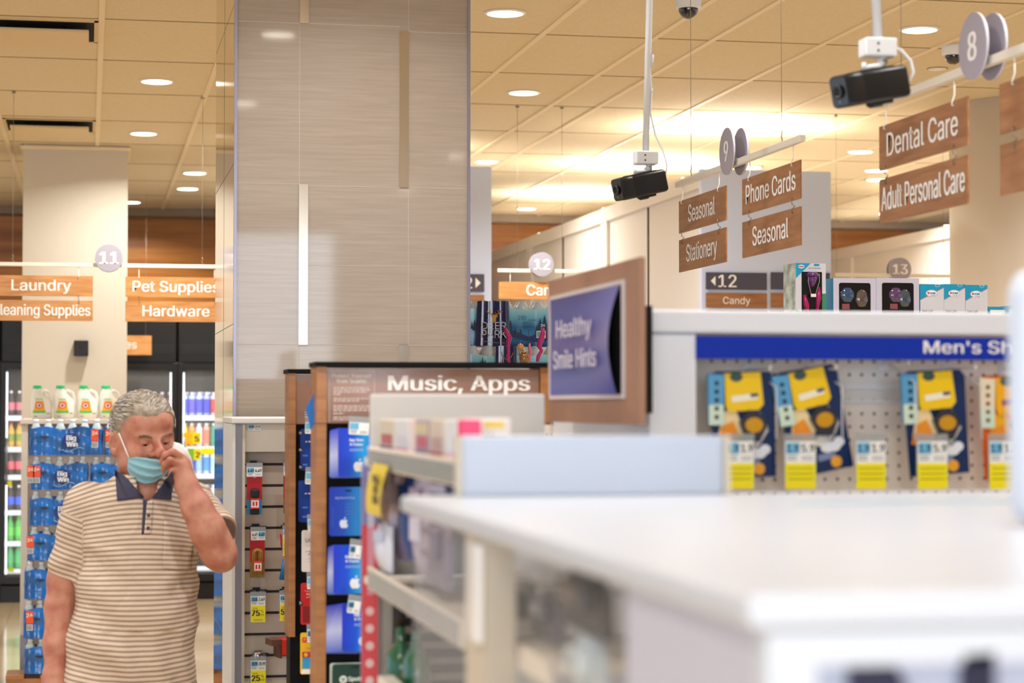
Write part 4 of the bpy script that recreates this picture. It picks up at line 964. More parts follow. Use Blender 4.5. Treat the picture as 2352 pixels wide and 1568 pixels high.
# ================================================================ spring water packs and garden stakes on a mid aisle shelf
gw = mat('gondola_white', 'e2e2e4', .4)
def gondola(lab, x0, x1, y0, y1, z, nm='gondola_shelf', shelves=3):
    t = thing(nm, lab, 'shelf unit', ((x0+x1)/2, (y0+y1)/2, 0)); w_ = (x1-x0)/2; d_ = (y1-y0)/2
    MB(t, gw).bbox(-w_, w_, -d_, d_, z-.03, z, .004).build('top'); 
    for s_ in (-1, 1): MB(t, gw).box(s_*(w_-.02)-.018, s_*(w_-.02)+.018, -d_+.005, d_-.005, 0, z-.03).build('upright')
    MB(t, gw).box(-w_+.04, w_-.04, d_-.04, d_-.02, .1, z-.03).build('back_panel')
    for k in range(shelves): MB(t, gw).box(-w_+.04, w_-.04, -d_+.01, d_-.04, .12+k*(z-.1)/shelves, .15+k*(z-.1)/shelves).build('shelf')
    return t
gondola('white shelf unit behind the music rack, carrying the spring water packs', 1.36, 2.35, 8.22, 8.85, 1.70)
teal = gradmat('spring_film', [(0, '1f4f86'), (.25, '3f8fc0'), (.5, '2c6a9c'), (.75, '6fb4cc'), (1, '9fd0da')], .15)
for l_ in list(teal.node_tree.links):
    if l_.to_node.type == 'MATH' and l_.to_socket == l_.to_node.inputs[2]: teal.node_tree.links.remove(l_)
for n_ in teal.node_tree.nodes:
    if n_.type == 'MATH': n_.inputs[1].default_value = 1; n_.inputs[2].default_value = 0
nav = mat('navy_film', '161048', .1, coat=.8); gold = mat('deer_gold', 'c98f2a', .4); silv = mat('silver_print', 'c9cbd6', .35)
def fir(m_, x, z, h, y):
    for k in range(3): m_.poly([(x-h*.22*(1-k*.25), z+h*.25*k), (x+h*.22*(1-k*.25), z+h*.25*k), (x, z+h*(.5+.25*k))], y-.0001*k)
def spring_pack(lab, x0, x1, z0, z1, y, full=True):
    W_, H_ = x1-x0, z1-z0; t = thing('water_pack', lab, 'water pack', ((x0+x1)/2, y, z0)); D = .24; nb = max(3, round(W_/.062))
    m_ = MB(t, teal)
    def side(u, v):
        s_ = u*2*(W_+D)
        if s_ < W_: x, yy, nx, ny, k = -W_/2+s_, -D/2, 0, -1, s_/W_*nb
        elif s_ < W_+D: x, yy, nx, ny, k = W_/2, -D/2+(s_-W_), 1, 0, (s_-W_)/D*4
        elif s_ < 2*W_+D: x, yy, nx, ny, k = W_/2-(s_-W_-D), D/2, 0, 1, (s_-W_-D)/W_*nb
        else: x, yy, nx, ny, k = -W_/2, D/2-(s_-2*W_-D), -1, 0, (s_-2*W_-D)/D*4
        b_ = .004*abs(math.sin(math.pi*k))**.5
        return (x+nx*(b_-.005), yy+ny*(b_-.005), .003+v*H_*(.80+.02*math.sin(3*k)))
    m_.grid(side, 90, 6); m_.build('shrink_wrap')
    c = MB(t, clr)
    for i in range(nb):
        for j in range(2): c.lathe([(.029, .02), (.0295, H_*.76), (.027, H_*.86), (.017, H_*.95), (.015, H_*.96), (.015, H_*.995), (.004, H_)], -W_/2+W_*(i+.5)/nb, -D/2+.036+.06*j, 0, 14)
    c.build('bottles')
    return t, W_, H_, -D/2
a, b = PY(1076, 690, 8.40), PY(1330, 794, 8.40)
t, W_, H_, y_ = spring_pack('upper spring water pack with a navy panel and deer head, beside the stone pillar', a.x, b.x, 1.9135, a.z, 8.52)
lx = lambda x: PY(x, 0, 8.40).x-(a.x+b.x)/2
lz = lambda y: PY(0, y, 8.40).z-1.9135
pn = MB(t, nav)
xl_, xr_ = lx(1096), lx(1168)
pn.grid(lambda u, v: (xl_+(xr_-xl_)*u+.006*(1-v)*(2*u-1), y_-.006-.008*math.sin(math.pi*u)**.6-.003*abs(math.sin(3*math.pi*u)), v*(H_*(.985+.012*abs(math.sin(3*math.pi*u))))), 24, 8); po_ = pn.build('navy_panel')
d = MB(t, gold); yy = y_-.020; cx_ = lx(1133); P2 = lambda x, y: (lx(x), lz(y))
d.poly([P2(1126, 716), P2(1131, 713), P2(1136, 713), P2(1142, 716), P2(1138, 720), P2(1137, 729), P2(1133, 732), P2(1129, 728), P2(1130, 721)], yy)
for sg in (-1, 1):
    A = lambda x, y: (cx_+sg*(x)*.00178*.98, yy-.001, lz(y))
    d.tube([A(3, 714), A(7, 712), A(14, 708), A(20, 706)], .0016, 5).tube([A(9, 711), A(10, 706), A(8, 702)], .0014, 5).tube([A(14, 708), A(16, 703)], .0013, 5).tube([A(5, 713), A(3, 707)], .0013, 5)
d.build('deer_emblem', po_)
d = MB(t, silv); yy = y_-.0195
d.text('DEER', lx(1133), lz(748), .029, yy, lx(1160)-lx(1105)); d.text('PARK', lx(1133), lz(769), .032, yy, lx(1161)-lx(1104)); d.text('EST', lx(1120), lz(727), .004, yy); d.text('1873', lx(1148), lz(729), .004, yy)
d.tube([(lx(1102+3*k), yy, lz(776)-.0025*math.sin(k*.16)-.0004*k) for k in range(20)], .0007, 4); d.build('lettering', po_)
d = MB(t); yy = y_-.0065; d.m('14304e')
for x, y, h in ((1172, 745, .05), (1183, 752, .03), (1195, 750, .025), (1232, 748, .035), (1240, 740, .05), (1250, 738, .06)): fir(d, lx(x), lz(y)-.015, h, yy)
d.m('1b2a66').poly([P2(1168, 748), P2(1190, 755), P2(1215, 766), P2(1245, 750), P2(1262, 745), P2(1262, 775), P2(1230, 777), P2(1200, 772), P2(1168, 764)], yy+.0008)
d.m('1d4d78').text('100', lx(1198), lz(724), .016, yy-.001, lx(1207)-lx(1189)); d.text('natural', lx(1222), lz(727), .008, yy-.001); d.text('spring', lx(1209), lz(734), .009, yy-.001); d.text('water', lx(1210), lz(742), .009, yy-.001)
d.build('print'); d = MB(t); d.m('14304e'); fir(d, lx(1090), lz(742)-.015, .045, yy); fir(d, lx(1084), lz(738)-.015, .03, yy); d.build('print'); d = MB(t); d.m('e4e8f0').text('24', lx(1246), lz(741), .011, yy-.001, bold=.03); d.quad(lx(1231), lx(1252), lz(768), lz(751), yy-.001); d.m('22242c')
for k in range(8): d.quad(lx(1232.5+1.3*k), lx(1233.2+1.3*k), lz(766), lz(753), yy-.0015)
d.build('print')
a2, b2 = PY(1070, 796, 8.30), PY(1330, 900, 8.30)
t, W2_, H2_, y2 = spring_pack('lower spring water pack, only its top showing above the music rack', a2.x, b2.x, 1.7005, 1.9125, 8.42)
MB(t, nav).grid(lambda u, v: (PY(1138, 0, 8.3).x-(a2.x+b2.x)/2+.085*u, y2-.006-.008*math.sin(math.pi*u)**.6, v*H2_*.99), 16, 6).build('navy_panel')
g = MB(t, gold)
for sg in (-1, 1): g.tube([(PY(1163, 0, 8.3).x-(a2.x+b2.x)/2+sg*.004, y2-.018, H2_*.72), (PY(1163, 0, 8.3).x-(a2.x+b2.x)/2+sg*.016, y2-.018, H2_*.78), (PY(1163, 0, 8.3).x-(a2.x+b2.x)/2+sg*.024, y2-.017, H2_*.86)], .0012, 5)
g.build('deer_emblem')
g = MB(t, ink('1c4a44'));
for x, h in ((1108, .05), (1114, .04), (1103, .035)): fir(g, PY(x, 0, 8.3).x-(a2.x+b2.x)/2, H2_*.55, h, y2-.0062)
g.build('print')
# tray with garden ornaments
a, b = PY(1186, 832, 7.8), PY(1300, 839, 7.8)
gondola('white shelf behind the music rack holding a tray of garden ornaments', 1.36, 2.0, 7.55, 8.1, b.z-.012)
t = thing('display_tray', 'shallow white tray below the water packs', 'tray', (a.x, 7.8, b.z-.0115)); MB(t, gw).bbox(0, b.x-a.x, -.06, .12, 0, a.z-b.z, .002).build('tray')
mag = mat('magenta_enamel', 'a01458', .3); pk = mat('pink_enamel', 'd8607c', .35); amb = mat('amber_glass', '7a4a12', .08, coat=1, noise=.4, nscale=60)
zt2 = a.z-b.z+b.z-.0115
ztray = (b.z-.0115)+(a.z-b.z)
def stake(lab, pts, mt, yy, w0):
    p = [PY(x, y, yy) for x, y in pts]; base = Vector((p[-1].x, yy, ztray))
    t = thing('garden_stake', lab, 'garden ornament', base); n = len(p)
    MB(t, mt).tube([q_-base for q_ in p], [w0*k for k in (.5, 1, 1.15, .9, .7, .8, .6)][:n], 8).build('wing'); MB(t, met).tube([p[-1]-base+Vector((0, 0, .02)), (0, 0, 0)], .002, 6).build('rod'); return t
stake('magenta bird shaped garden stake, in front of the navy panel', ((1159, 752), (1164, 764), (1170, 775), (1167, 790), (1168, 805), (1167, 820), (1170, 833)), mag, 7.80, .009)
stake('magenta bird shaped garden stake at the right end of the tray', ((1246, 752), (1247, 765), (1243, 780), (1238, 795), (1244, 805), (1237, 818), (1234, 831)), mag, 7.80, .010)
stake('small pink garden stake between the two magenta ones', ((1217, 788), (1216, 796), (1219, 808), (1217, 815), (1218, 822), (1217, 828), (1217, 831)), pk, 7.82, .005)
p = PY(1204, 832, 7.79)
t = thing('garden_lantern', 'amber glass lantern with a round finial and wire hanger', 'garden ornament', (p.x, 7.79, ztray)); k = 7.79/4850*1.0
MB(t, amb).lathe([(.010, 0), (.019, .004), (.020, .03), (.016, .045), (.008, .052)], n=20).build('glass_body'); c_ = PY(1195, 797, 7.79)-Vector((p.x, 7.79, ztray))
MB(t, mat('amber_finial', 'b0783c', .3)).lathe([(.003, -.013), (.010, -.010), (.013, 0), (.010, .010), (.003, .013)], c_.x, -.004, c_.z, 16).build('finial')
wl_ = MB(t, mat('dark_wire', '2a2a2e', .4, .6))
for x0_, x1_, x2_ in ((1183, 1188, 1192), (1186, 1192, 1197), (1214, 1214, 1213)): wl_.tube([PY(x, y, 7.79)-Vector((p.x, 7.79, ztray)) for x, y in ((x0_, 756), (x1_, 780), (x2_, 806), (x2_+2, 826))], .0011, 5)
wl_.tube([c_, (0, 0, .05)], .002, 5); wl_.build('hanger')
# ================================================================ boxed solar garden lights on a tall shelf
YS = 7.6
zS = 1.945
gondola('tall white shelf unit behind the shaving display, carrying boxed garden lights', 2.45, 3.62, YS-.03, YS+.5, zS, shelves=4)
lil = mat('box_lilac_white', 'c9c7da', .4); aqua = ink('1c9cc8', .35); cr2 = ink('d8e0cc', .4)
win = mat('box_window', '0c0a10', .06, coat=1)
def sbox(nm, lab, xa, xb, y_top, side_l, fm, Y=YS, D=.11, rz=0, sidem=None):
    a, b = PY(xa, y_top, Y), PY(xb, y_top, Y); W_, H_ = b.x-a.x, a.z-zS
    t = thing(nm, lab, 'boxed garden light', ((a.x+b.x)/2, Y, zS), rz)
    m_ = MB(t, fm).box(-W_/2, W_/2, 0, D, 0, H_); m_.m(sidem or aqua).box(-W_/2-.0006, -W_/2, .0005, D, .0005, H_-.0005)
    o = m_.build('carton'); return t, o, W_, H_, Y
px = lambda x, y, t_, Y=YS: (PY(x, y, Y).x-t_.location.x, PY(x, y, Y).z-t_.location.z)
# flower light
t, o, W_, H_, Y = sbox('boxed_solar_light', 'tall box with a flower shaped light in its window, leftmost of the boxed lights', 1826, 1898, 604, 0, mat('box_white', 'd5d6e0', .4), rz=.10, sidem=mat('box_floral', 'cfe0d0', .4, noise=.45, nscale=28))
g = MB(t, win).quad(-W_/2+.024, W_/2-.016, .06, H_-.027*1.2, -.0006); g.build('window', o)
g = MB(t, aqua).poly([(-W_/2, H_), (-W_/2+.062, H_), (-W_/2, H_-.058)], -.0008); g.m('f0f2f6').ell(-W_/2+.023, H_-.013, .013, .007, -.0012, 20); g.m('c03838').quad(-W_/2+.013, -W_/2+.033, H_-.015, H_-.011, -.0016)
g.m('26262c').text('Solar Flower Stake', .016, H_-.020, .0045, -.001, .052); g.m(aqua).poly([(.012, H_-.002), (.036, H_-.002), (.034, H_-.010), (.014, H_-.010)], -.001); g.build('print', o); g = MB(t); g.m('5aa84a').poly([(-W_/2, .0), (-W_/2+.024, .0), (-W_/2+.024, .075), (-W_/2, .09)], -.0008); g.build('print', o); g = MB(t); g.m('3f8a64').quad(W_/2-.016, W_/2, .08, .15, -.0008); g.build('print', o)
f = MB(t, mat('flower_purple', '5a1f6a', .2, coat=1)).tube([(.004, -.003, H_-.09), (.004, -.004, H_-.045)], [.008, .024], 16).lathe([(.024, 0), (.026, .008), (.018, .014), (.004, .016)], .004, -.004, H_-.05, 16); f.m(mat('magenta_enamel'))
f.tube([(-.028, -.002, H_-.12), (-.02, -.003, H_-.16), (-.014, -.002, H_-.20)], [.006, .012, .004], 8).tube([(.034, -.002, H_-.09), (.03, -.003, H_-.13), (.02, -.002, H_-.2)], [.004, .012, .004], 8); f.build('flower_light', o)
f = MB(t, mat('pale_wire', 'd8b8c8', .3)).tube([(-.014, -.012, H_-.04), (-.016, -.012, H_-.07), (-.004, -.012, H_-.118)], .001, 5).tube([(.030, -.012, H_-.04), (.030, -.012, H_-.07), (.014, -.012, H_-.118)], .001, 5); f.m('efe6de').box(-.006, .016, -.013, -.0115, H_-.128, H_-.116); f.build('tie', o)
# two globe window boxes
for i, (xa, xb, lab, c1, c2) in enumerate(((1914, 2012, 'lilac box with a blue glass globe light in its window', '2a4a6c', '5a4a42'), (2012.6, 2111, 'lilac box with a purple glass globe light in its window', '5a3a66', '3a4a58'))):
    t, o, W_, H_, Y = sbox('boxed_solar_light', lab, xa, xb, 638, 0, lil)
    m_ = W_*.13
    MB(t, win).poly(rrect(W_-2*m_, H_+.04, .01, z0=H_/2-.034), -.0006) .build('window', o) if 0 else None
    MB(t, win).poly([(-W_/2+m_, .012), (W_/2-m_, .012)]+[(W_/2-m_-.008+.008*math.cos(R(q_)), H_-.026+.008*math.sin(R(q_))) for q_ in (0, 30, 60, 90)]+[(-W_/2+m_+.008-.008*math.cos(R(q_)), H_-.026+.008*math.sin(R(q_))) for q_ in (90, 60, 30, 0)], -.0006).build('window', o)
    gb = mat('globe_'+c1, c1, .08, coat=1)
    f = MB(t, gb).lathe([(.004, -.032), (.022, -.026), (.032, -.008), (.032, .008), (.022, .026), (.004, .032)], -.03+.022*i, -.012+.02, H_-.064, 20, .5)
    f.m(mat('globe_'+c2, c2, .12, coat=1)).lathe([(.002, -.04), (.022, -.032), (.03, -.01), (.026, .02), (.012, .04), (.003, .046)], .028, .008, H_-.075, 20, .5); f.build('globe_light', o)
    f = MB(t, ink('8a4a52')) .box(-.052+.02*i, -.022+.02*i, -.003, -.0012, H_-.118, H_-.098); f.build('label', o)
# three yard stake boxes
def badge(g, x, z, s_, y):
    g.m('f2f2f6').ell(x, z, .026*s_, .014*s_, y, 32); 
    g.m('c85a6a')
    for k in range(22):
        a_ = 2*math.pi*k/22; g.ell(x+.0245*s_*math.cos(a_), z+.0128*s_*math.sin(a_), .0012, .0012, y-.0003, 6)
    g.m('c23a3a').poly([(x-.018*s_, z+.0045), (x-.011*s_, z+.0045), (x-.011*s_, z-.001), (x-.0145*s_, z-.0045), (x-.018*s_, z-.001)], y-.0003)
    g.m('1f86c0').text('HOME', x+.005*s_, z-.0035, .008*s_, y-.0003, .027*s_, bold=.04); g.m('4a4a52').text('lighting', x+.004*s_, z-.0095, .004*s_, y-.0003)
for i, (xa, xb, yt_, lab) in enumerate(((2113.5, 2167.5, 652, 'blue and white yard light box beside the purple globe box'), (2168, 2216.5, 652, 'blue and white yard light box, middle one of three'), (2217.3, 2268, 654, 'blue and white yard light box, rightmost of the three'))):
    t, o, W_, H_, Y = sbox('boxed_solar_light', lab, xa, xb, yt_, 0, mat('box_white'), D=.08)
    g = MB(t, aqua).poly([(-W_/2, H_), (W_/2, H_), (W_/2, H_-.012), (-W_/2, H_-.06)], -.0006); g.m('d0705c').poly([(W_/2, H_-.012), (W_/2, H_-.014), (-W_/2, H_-.062), (-W_/2, H_-.06)], -.0007); g.m('f0f2f6').poly([(.012, H_-.001), (.032, H_-.001), (.030, H_-.008), (.022, H_-.011), (.014, H_-.008)], -.0009); g.m(aqua).poly([(.0135, H_-.002), (.0305, H_-.002), (.029, H_-.0075), (.022, H_-.010), (.015, H_-.0075)], -.0011)
    badge(g, -.002, H_-.035, .92, -.001)
    g.m('26262c'); zb = px(0, 697, t)[1]; g.text('Solar Light', -W_/2+.007, zb, .0098, -.001, .044, al='l'); g.text('Yard Stake', -W_/2+.007, px(0, 706.5, t)[1], .0098, -.001, .055, al='l'); g.build('print', o)
for xa, xb, yt_, lab in ((2270, 2313, 704, 'low blue box right of the yard light boxes'), (2314, 2352, 702, 'low blue box at the right edge of the shelf')):
    t, o, W_, H_, Y = sbox('boxed_solar_light', lab, xa, xb, yt_, 0, aqua, D=.1)
    MB(t, ink('e6ecf2')).quad(-W_/2+.008, W_/2-.008, .004, H_-.012, -.0006).build('print', o)
# ================================================================ shaving display with the blue header
YM = 3.75
p0 = PY(1486, 711, YM); xM0, zM1 = p0.x, p0.z
mwh = mat('fixture_white', 'dfe2ea', .4); peg = mat('pegboard', 'ece3da', .5); hole = mat('peg_hole', '4a4038', .9)
xM1 = 2.35
t = thing('shaving_display', 'white shaving display with a blue header and pegboard back', 'display unit', (xM0, YM, 0)); O = Vector((xM0, YM, 0))
w = lambda p_=None, m_=None: MB(t, m_, world=True)
zc0 = PY(1486, 764, YM).z; zh1, zh0 = PY(1605, 771, YM).z, PY(1605, 824, YM).z; xh0 = PY(1608, 800, YM).x
w(m_=mwh).bbox(xM0, xM1, YM-.01, YM+.85, zc0, zM1, .006).build('top_cap')
w(m_=mwh).bbox(xM0+.004, PY(1600, 800, YM).x, YM, YM+.3, 0, zc0-.001, .004).build('upright')
f = w(m_=mat('header_blue', '0a2ea4', .5, spec=.2)).box(xh0-.008, xM1, YM-.004, YM+.004, zh0, zh1); ho = f.build('header_strip')
a = PY(2120, 811, YM); b = PY(2345, 811, YM)
g = w(m_=let); g.text("Men's Shaving", a.x, a.z, PY(0, 781, YM).z-PY(0, 812, YM).z, YM-.005, (b.x-a.x)*1.42, al='l', bold=.015); g.build('lettering', ho)
YP = YM+.16
pgb = w(m_=peg).box(PY(1600, 0, YM).x+.001, xM1, YP, YP+.01, .3, zc0-.001); pgb.m(mwh).box(xM0+.01, xM0+.03, YM+.301, YM+.84, .2, zc0-.001); pgb.build('pegboard')
g = w(m_=hole); hx = PY(1951, 950, YP); 
for i in range(-14, 22):
    for j in range(-10, 8):
        x_, z_ = hx.x+i*.0254, hx.z+j*.0254
        if x_ > PY(1612, 0, YP).x and z_ < zc0-.02: g.ell(x_, z_, .0032, .0032, YP-.0004, 8)
g.build('peg_holes')
w(m_=mwh).box(PY(1600, 0, YM).x, xM1, YM-.0, YM+.84, .0, .3).build('base')
# scan hooks and price tags
chrome = mat('chrome_rod', 'd8d8dc', .2, 1)
YT = YM+.005
for lab, x, ya in (('white hook carrying the leftmost razor pack', 1712, 852), ('white hook carrying the tilted razor pack', 1858, 850), ('empty white hook between the razor packs', 2021, 838), ('white hook carrying the third razor pack', 2168, 850), ('white hook carrying the orange pack', 2300, 850)):
    p = PY(x, ya, YP); L = YP-YT-.004
    h_ = thing('display_hook', lab, 'hook', (p.x, YP, p.z)); zt_ = PY(x, 1012, YT).z-p.z
    f = MB(h_, mat('hook_white', 'e8e8ec', .35)).tube([(0, -.001, 0), (0, -.02, .004), (0, -L, 0), (0, -L-.002, .008)], .0022, 6); f.tube([(.012, -.001, .006), (.012, -L, zt_*.25), (.012, -L, zt_+.002)], .0014, 5); f.build('rod')
    MB(h_, mat('hook_white')).bbox(-.006, .018, -.006, -.0006, -.014, .016, .002).build('bracket')
f = thing('scan_rail', 'white horizontal rail on the empty part of the pegboard', 'rail', (PY(1925, 0, YP).x, YP, PY(0, 921, YP).z)); L = PY(2065, 0, YP).x-PY(1925, 0, YP).x
MB(f, mat('hook_white')).box(0, L, -.02, -.0006, -.003, .003).build('rail'); MB(f, mat('hook_white')).box(0, L, -.012, -.0006, .024, .032).build('upper_rail')
for lab, xa, xb, r_ in (('white and yellow price tag under the leftmost razor pack', 1668, 1731, '1.9'), ('white and yellow price tag under the tilted razor pack', 1803, 1873, '5.9'), ('white and yellow price tag under the empty hook', 1966, 2034, '1.9'), ('white and yellow price tag under the third razor pack', 2107, 2176, '5.9'), ('white and yellow price tag under the orange pack', 2272, 2336, '1.9')):
    a, b = PY(xa, 1013, YT), PY(xb, 1122, YT)
    q_ = price_tag(lab, ((a.x+b.x)/2, YT, a.z), b.x-a.x, a.z-b.z, left='1.9', right=r_, yfrac=.54)
    g = MB(q_, ink('9a8f12')); W_, H_ = b.x-a.x, a.z-b.z
    for k in range(3): g.quad(-W_*.42, W_*.42, -H_*(.56+.11*k)-.002, -H_*(.56+.11*k), -.0022)
    g.build('fine_print', KID[q_.name][-2] if 0 else None or q_)
nb_ = ink('16305e', .25); lb = ink('5aa0cf', .3)
def razor(lab, xc, yt_, tilt, orange=False):
    p = PY(xc, yt_, YM+.045); t = thing('razor_pack', lab, 'razor pack', (p.x, YM+.045, p.z), rot=(0, tilt, 0)); u = YM/4850*1.02
    c_ = lambda pts: [((x)*u, -y*u) for x, y in pts]
    m1, m2, m3 = (ink('ee6a1e', .3), ink('e9dcc0', .3), ink('f0b018', .3)) if orange else (nb_, lb, ink('f2c91a', .3))
    b = MB(t, m1).prism(c_([(-78, 8), (-60, 0), (70, 0), (82, 14), (86, 250), (-66, 256)]), 0, .004); o = b.build('backing_card')
    f = MB(t, m2).prism(c_([(-86, 6), (-46, 8), (-48, 128), (-84, 128)]), -.012, -.001); f.m(blk if not orange else '7a4a2a')
    for k in range(5): f.poly(c_([(-70, 24+20*k), (-60, 24+20*k), (-60, 34+20*k), (-70, 34+20*k)]), -.0125)
    f.m('cfe4d2').poly(c_([(-84, 80), (-48, 80), (-48, 128), (-84, 128)]), -.0122); f.build('side_flap', o)
    f = MB(t, m3).prism(c_([(-44, 6), (44, 2), (52, 78), (40, 92), (-36, 96), (-42, 80)]), -.010, -.001); f.m('f0eede' if not orange else '8a2a6a').poly(c_([(-28, 60), (36, 52), (38, 66), (-26, 74)]), -.0105); f.m('2b3a66').poly(c_([(18, 54), (38, 52), (38, 60), (20, 62)]), -.0108); f.m('3a5248').ell(-16*u, -14*u, 16*u, 12*u, -.0105, 16); f.build('top_flap', o)
    f = MB(t, ink('f6dca8' if not orange else 'f2b616')).poly(c_([(-46, 96), (-14, 92), (10, 150), (-24, 168), (-58, 160)]), -.0015); f.m('f2961e').poly(c_([(-48, 130), (-20, 118), (2, 172), (-30, 186), (-62, 176)]), -.0017); f.m('e0ddd8').poly(c_([(46, 96), (66, 130), (30, 196), (-4, 186)]), -.0014)
    f.m('e8eef8').ell(36*u, -196*u, 26*u, 13*u, -.0018, 18).ell(58*u, -186*u, 14*u, 12*u, -.0019, 14); f.m('7c8cb4').poly(c_([(0, 210), (44, 206), (44, 222), (0, 226)]), -.0018); f.m('eaa42a').ell(44*u, -232*u, 14*u, 14*u, -.002, 18); f.build('print', o)
    f = MB(t, mat('razor_grey', '3a3c48', .25, .3)); f.prism(c_([(-8, 120), (14, 92), (46, 100), (60, 128), (40, 168), (10, 164)]), -.014, -.004); f.m(mat('razor_gold', 'd8a028', .25, .3)).ell(26*u, -128*u, 22*u, 18*u, -.016, 20, -.014); f.m(mat('razor_silver', 'd8dce4', .2, .7)).prism(c_([(30, 160), (56, 132), (64, 140), (34, 184)]), -.012, -.004); f.build('razor', o)
razor('blue and yellow razor pack, leftmost under the blue header', 1702, 852, 0)
razor('blue and yellow razor pack tilted on its hook, second from the left', 1846, 846, -.16)
razor('blue and yellow razor pack right of the empty hook', 2142, 850, -.03)
razor('blue and yellow razor pack hanging behind the third one', 2118, 848, -.01) if 0 else None
razor('orange razor pack, rightmost under the blue header', 2320, 862, 0, True)
# ================================================================ wood panel with the lilac poster
XP = .965
a, b = PX(1265, 645, XP), PX(1475, 590, XP)
yN, yFp = b.y, a.y; z1, z0 = b.z, PX(1475, 975, XP).z
t = thing('sign_panel', 'wood panel with a curling blue poster on the side of the shaving display', 'sign', (XP, (yN+yFp)/2, z0), -math.pi/2); hw = (yFp-yN)/2; Hh = z1-z0
o = MB(t, rw if 0 else woodmat('panel_wood', 'a87f66', '96705a', .8, .5, (3, 3, 3))).box(-hw, hw, -.006, .006, 0, Hh).build('board')
MB(t, mat('vent_dark')).box(hw-.10, hw-.06, .006, .035, .02, Hh*.72).build('bracket')
c = [PX(1275, 690, XP), PX(1440, 655, XP), PX(1430, 905, XP), PX(1265, 915, XP)]
xl_, xr_ = -(c[0].y-(yN+yFp)/2), -(c[1].y-(yN+yFp)/2); zl, zh = c[2].z-z0, c[0].z-z0
fr = MB(t, mat('poster_frame', 'd8cfd0', .3))
for q_ in ((xl_-.006, xr_+.012, zh, zh+.008), (xl_-.006, xr_+.012, zl-.008, zl), (xl_-.008, xl_-.0, zl, zh), (xr_+.004, xr_+.012, zl, zh)): fr.box(q_[0], q_[1], -.012, -.0065, q_[2], q_[3])
fr.build('poster_frame', o)
MB(t, mat('vent_dark')).quad(xl_, xr_+.004, zl, zh, -.0068).build('backing', o)
ps = gradmat('poster_print', [(0, '3c4fa8'), (.3, '5058a4'), (.5, '6a62a0'), (.8, '5058a2'), (1, '4a4f98')], .3)
for l_ in list(ps.node_tree.links):
    if l_.to_node.type == 'MATH' and l_.to_socket == l_.to_node.inputs[2]: ps.node_tree.links.remove(l_)
for n_ in ps.node_tree.nodes:
    if n_.type == 'MATH': n_.inputs[1].default_value = 1; n_.inputs[2].default_value = 0
def curl(u, v): return (xl_+(xr_-xl_)*u*(1-.03*max(0, math.sin(math.pi*(1-v)**.8))*(u**2)), -.010-.022*(u**3)*max(0, math.sin(math.pi*(.15+.8*v))), zl+(zh-zl)*v)
po_ = MB(t, ps).grid(curl, 20, 12).build('poster', o)
g = MB(t, mat('poster_text', 'dcd8ea', .5)); xc_ = xl_+(xr_-xl_)*.46
g.text('Healthy', xc_, zl+(zh-zl)*.58, .036, -.026, (xr_-xl_)*.50, bold=.03); g.build('lettering', po_); g = MB(t, mat('poster_text')); g.text('Smile', xc_-(xr_-xl_)*.15, zl+(zh-zl)*.27, .036, -.026, (xr_-xl_)*.29, bold=.03); g.build('lettering', po_); g = MB(t, mat('poster_text')); g.text('Hints', xc_+(xr_-xl_)*.18, zl+(zh-zl)*.27, .036, -.026, (xr_-xl_)*.27, bold=.03); g.build('lettering', po_)
# peg end panel under it and the grey divider
a, b = PY(1225, 976, 4.62), PY(1500, 1040, 4.62)
t = thing('divider_panel', 'beige perforated panel under the wood sign panel', 'panel', (a.x, 4.62, 0)); g = MB(t, peg).box(0, b.x-a.x, 0, .02, 0, a.z-.0); g.m(hole)
for k in range(26): g.ell(.012+k*.0095, a.z-.02, .002, .002, -.0005, 6)
g.build('panel')
a, b = PY(852, 905, 3.92), PY(1252, 905, 3.92)
t = thing('divider_panel', 'grey end panel rising behind the boxed goods, in front of the music rack', 'panel', (a.x, 3.92, 0)); MB(t, mat('panel_grey', 'd2d1d0', .5)).bbox(0, b.x-a.x, 0, .02, 0, a.z, .003).build('panel')
# ================================================================ side shelves facing the main aisle
XG = .50
tan = mat('shelf_tan', 'e6dccf', .45)
t = thing('side_shelf_unit', 'shelf unit facing the main aisle, with boxes above and bags on pegs', 'shelf unit', (XG, 3.3, 0)); w = lambda m_: MB(t, m_, world=True)
def sh(z1_, z0_, nm):
    s_ = w(tan).box(XG, XG+.30, 2.82, 3.878, z0_, z0_+.012).bbox(XG-.004, XG+.002, 2.82, 3.80, z0_-.004, z1_, .002); s_.m(mat('rail_clear', 'bfc8cc', .2, alpha=.5)).box(XG-.007, XG-.0045, 2.84, 3.78, z0_, z1_-.006); return s_.build(nm)
sh(1.597, 1.563, 'shelf'); sh(1.382, 1.345, 'shelf')
w(mat('panel_grey')).box(XG+.30, XG+.31, 2.80, 3.915, 0, 1.60).build('back_panel'); w(mat('shelf_upright', 'a39f98', .4, .3)).box(XG+.036, XG+.053, 3.88, 3.918, 0, 1.56).build('upright'); w(mat('panel_grey')).box(XG+.02, XG+.30, 2.80, 2.82, 0, 1.56).build('end_panel'); w(mat('panel_grey')).box(XG, XG+.3, 2.82, 3.878, 0, .14).build('base')
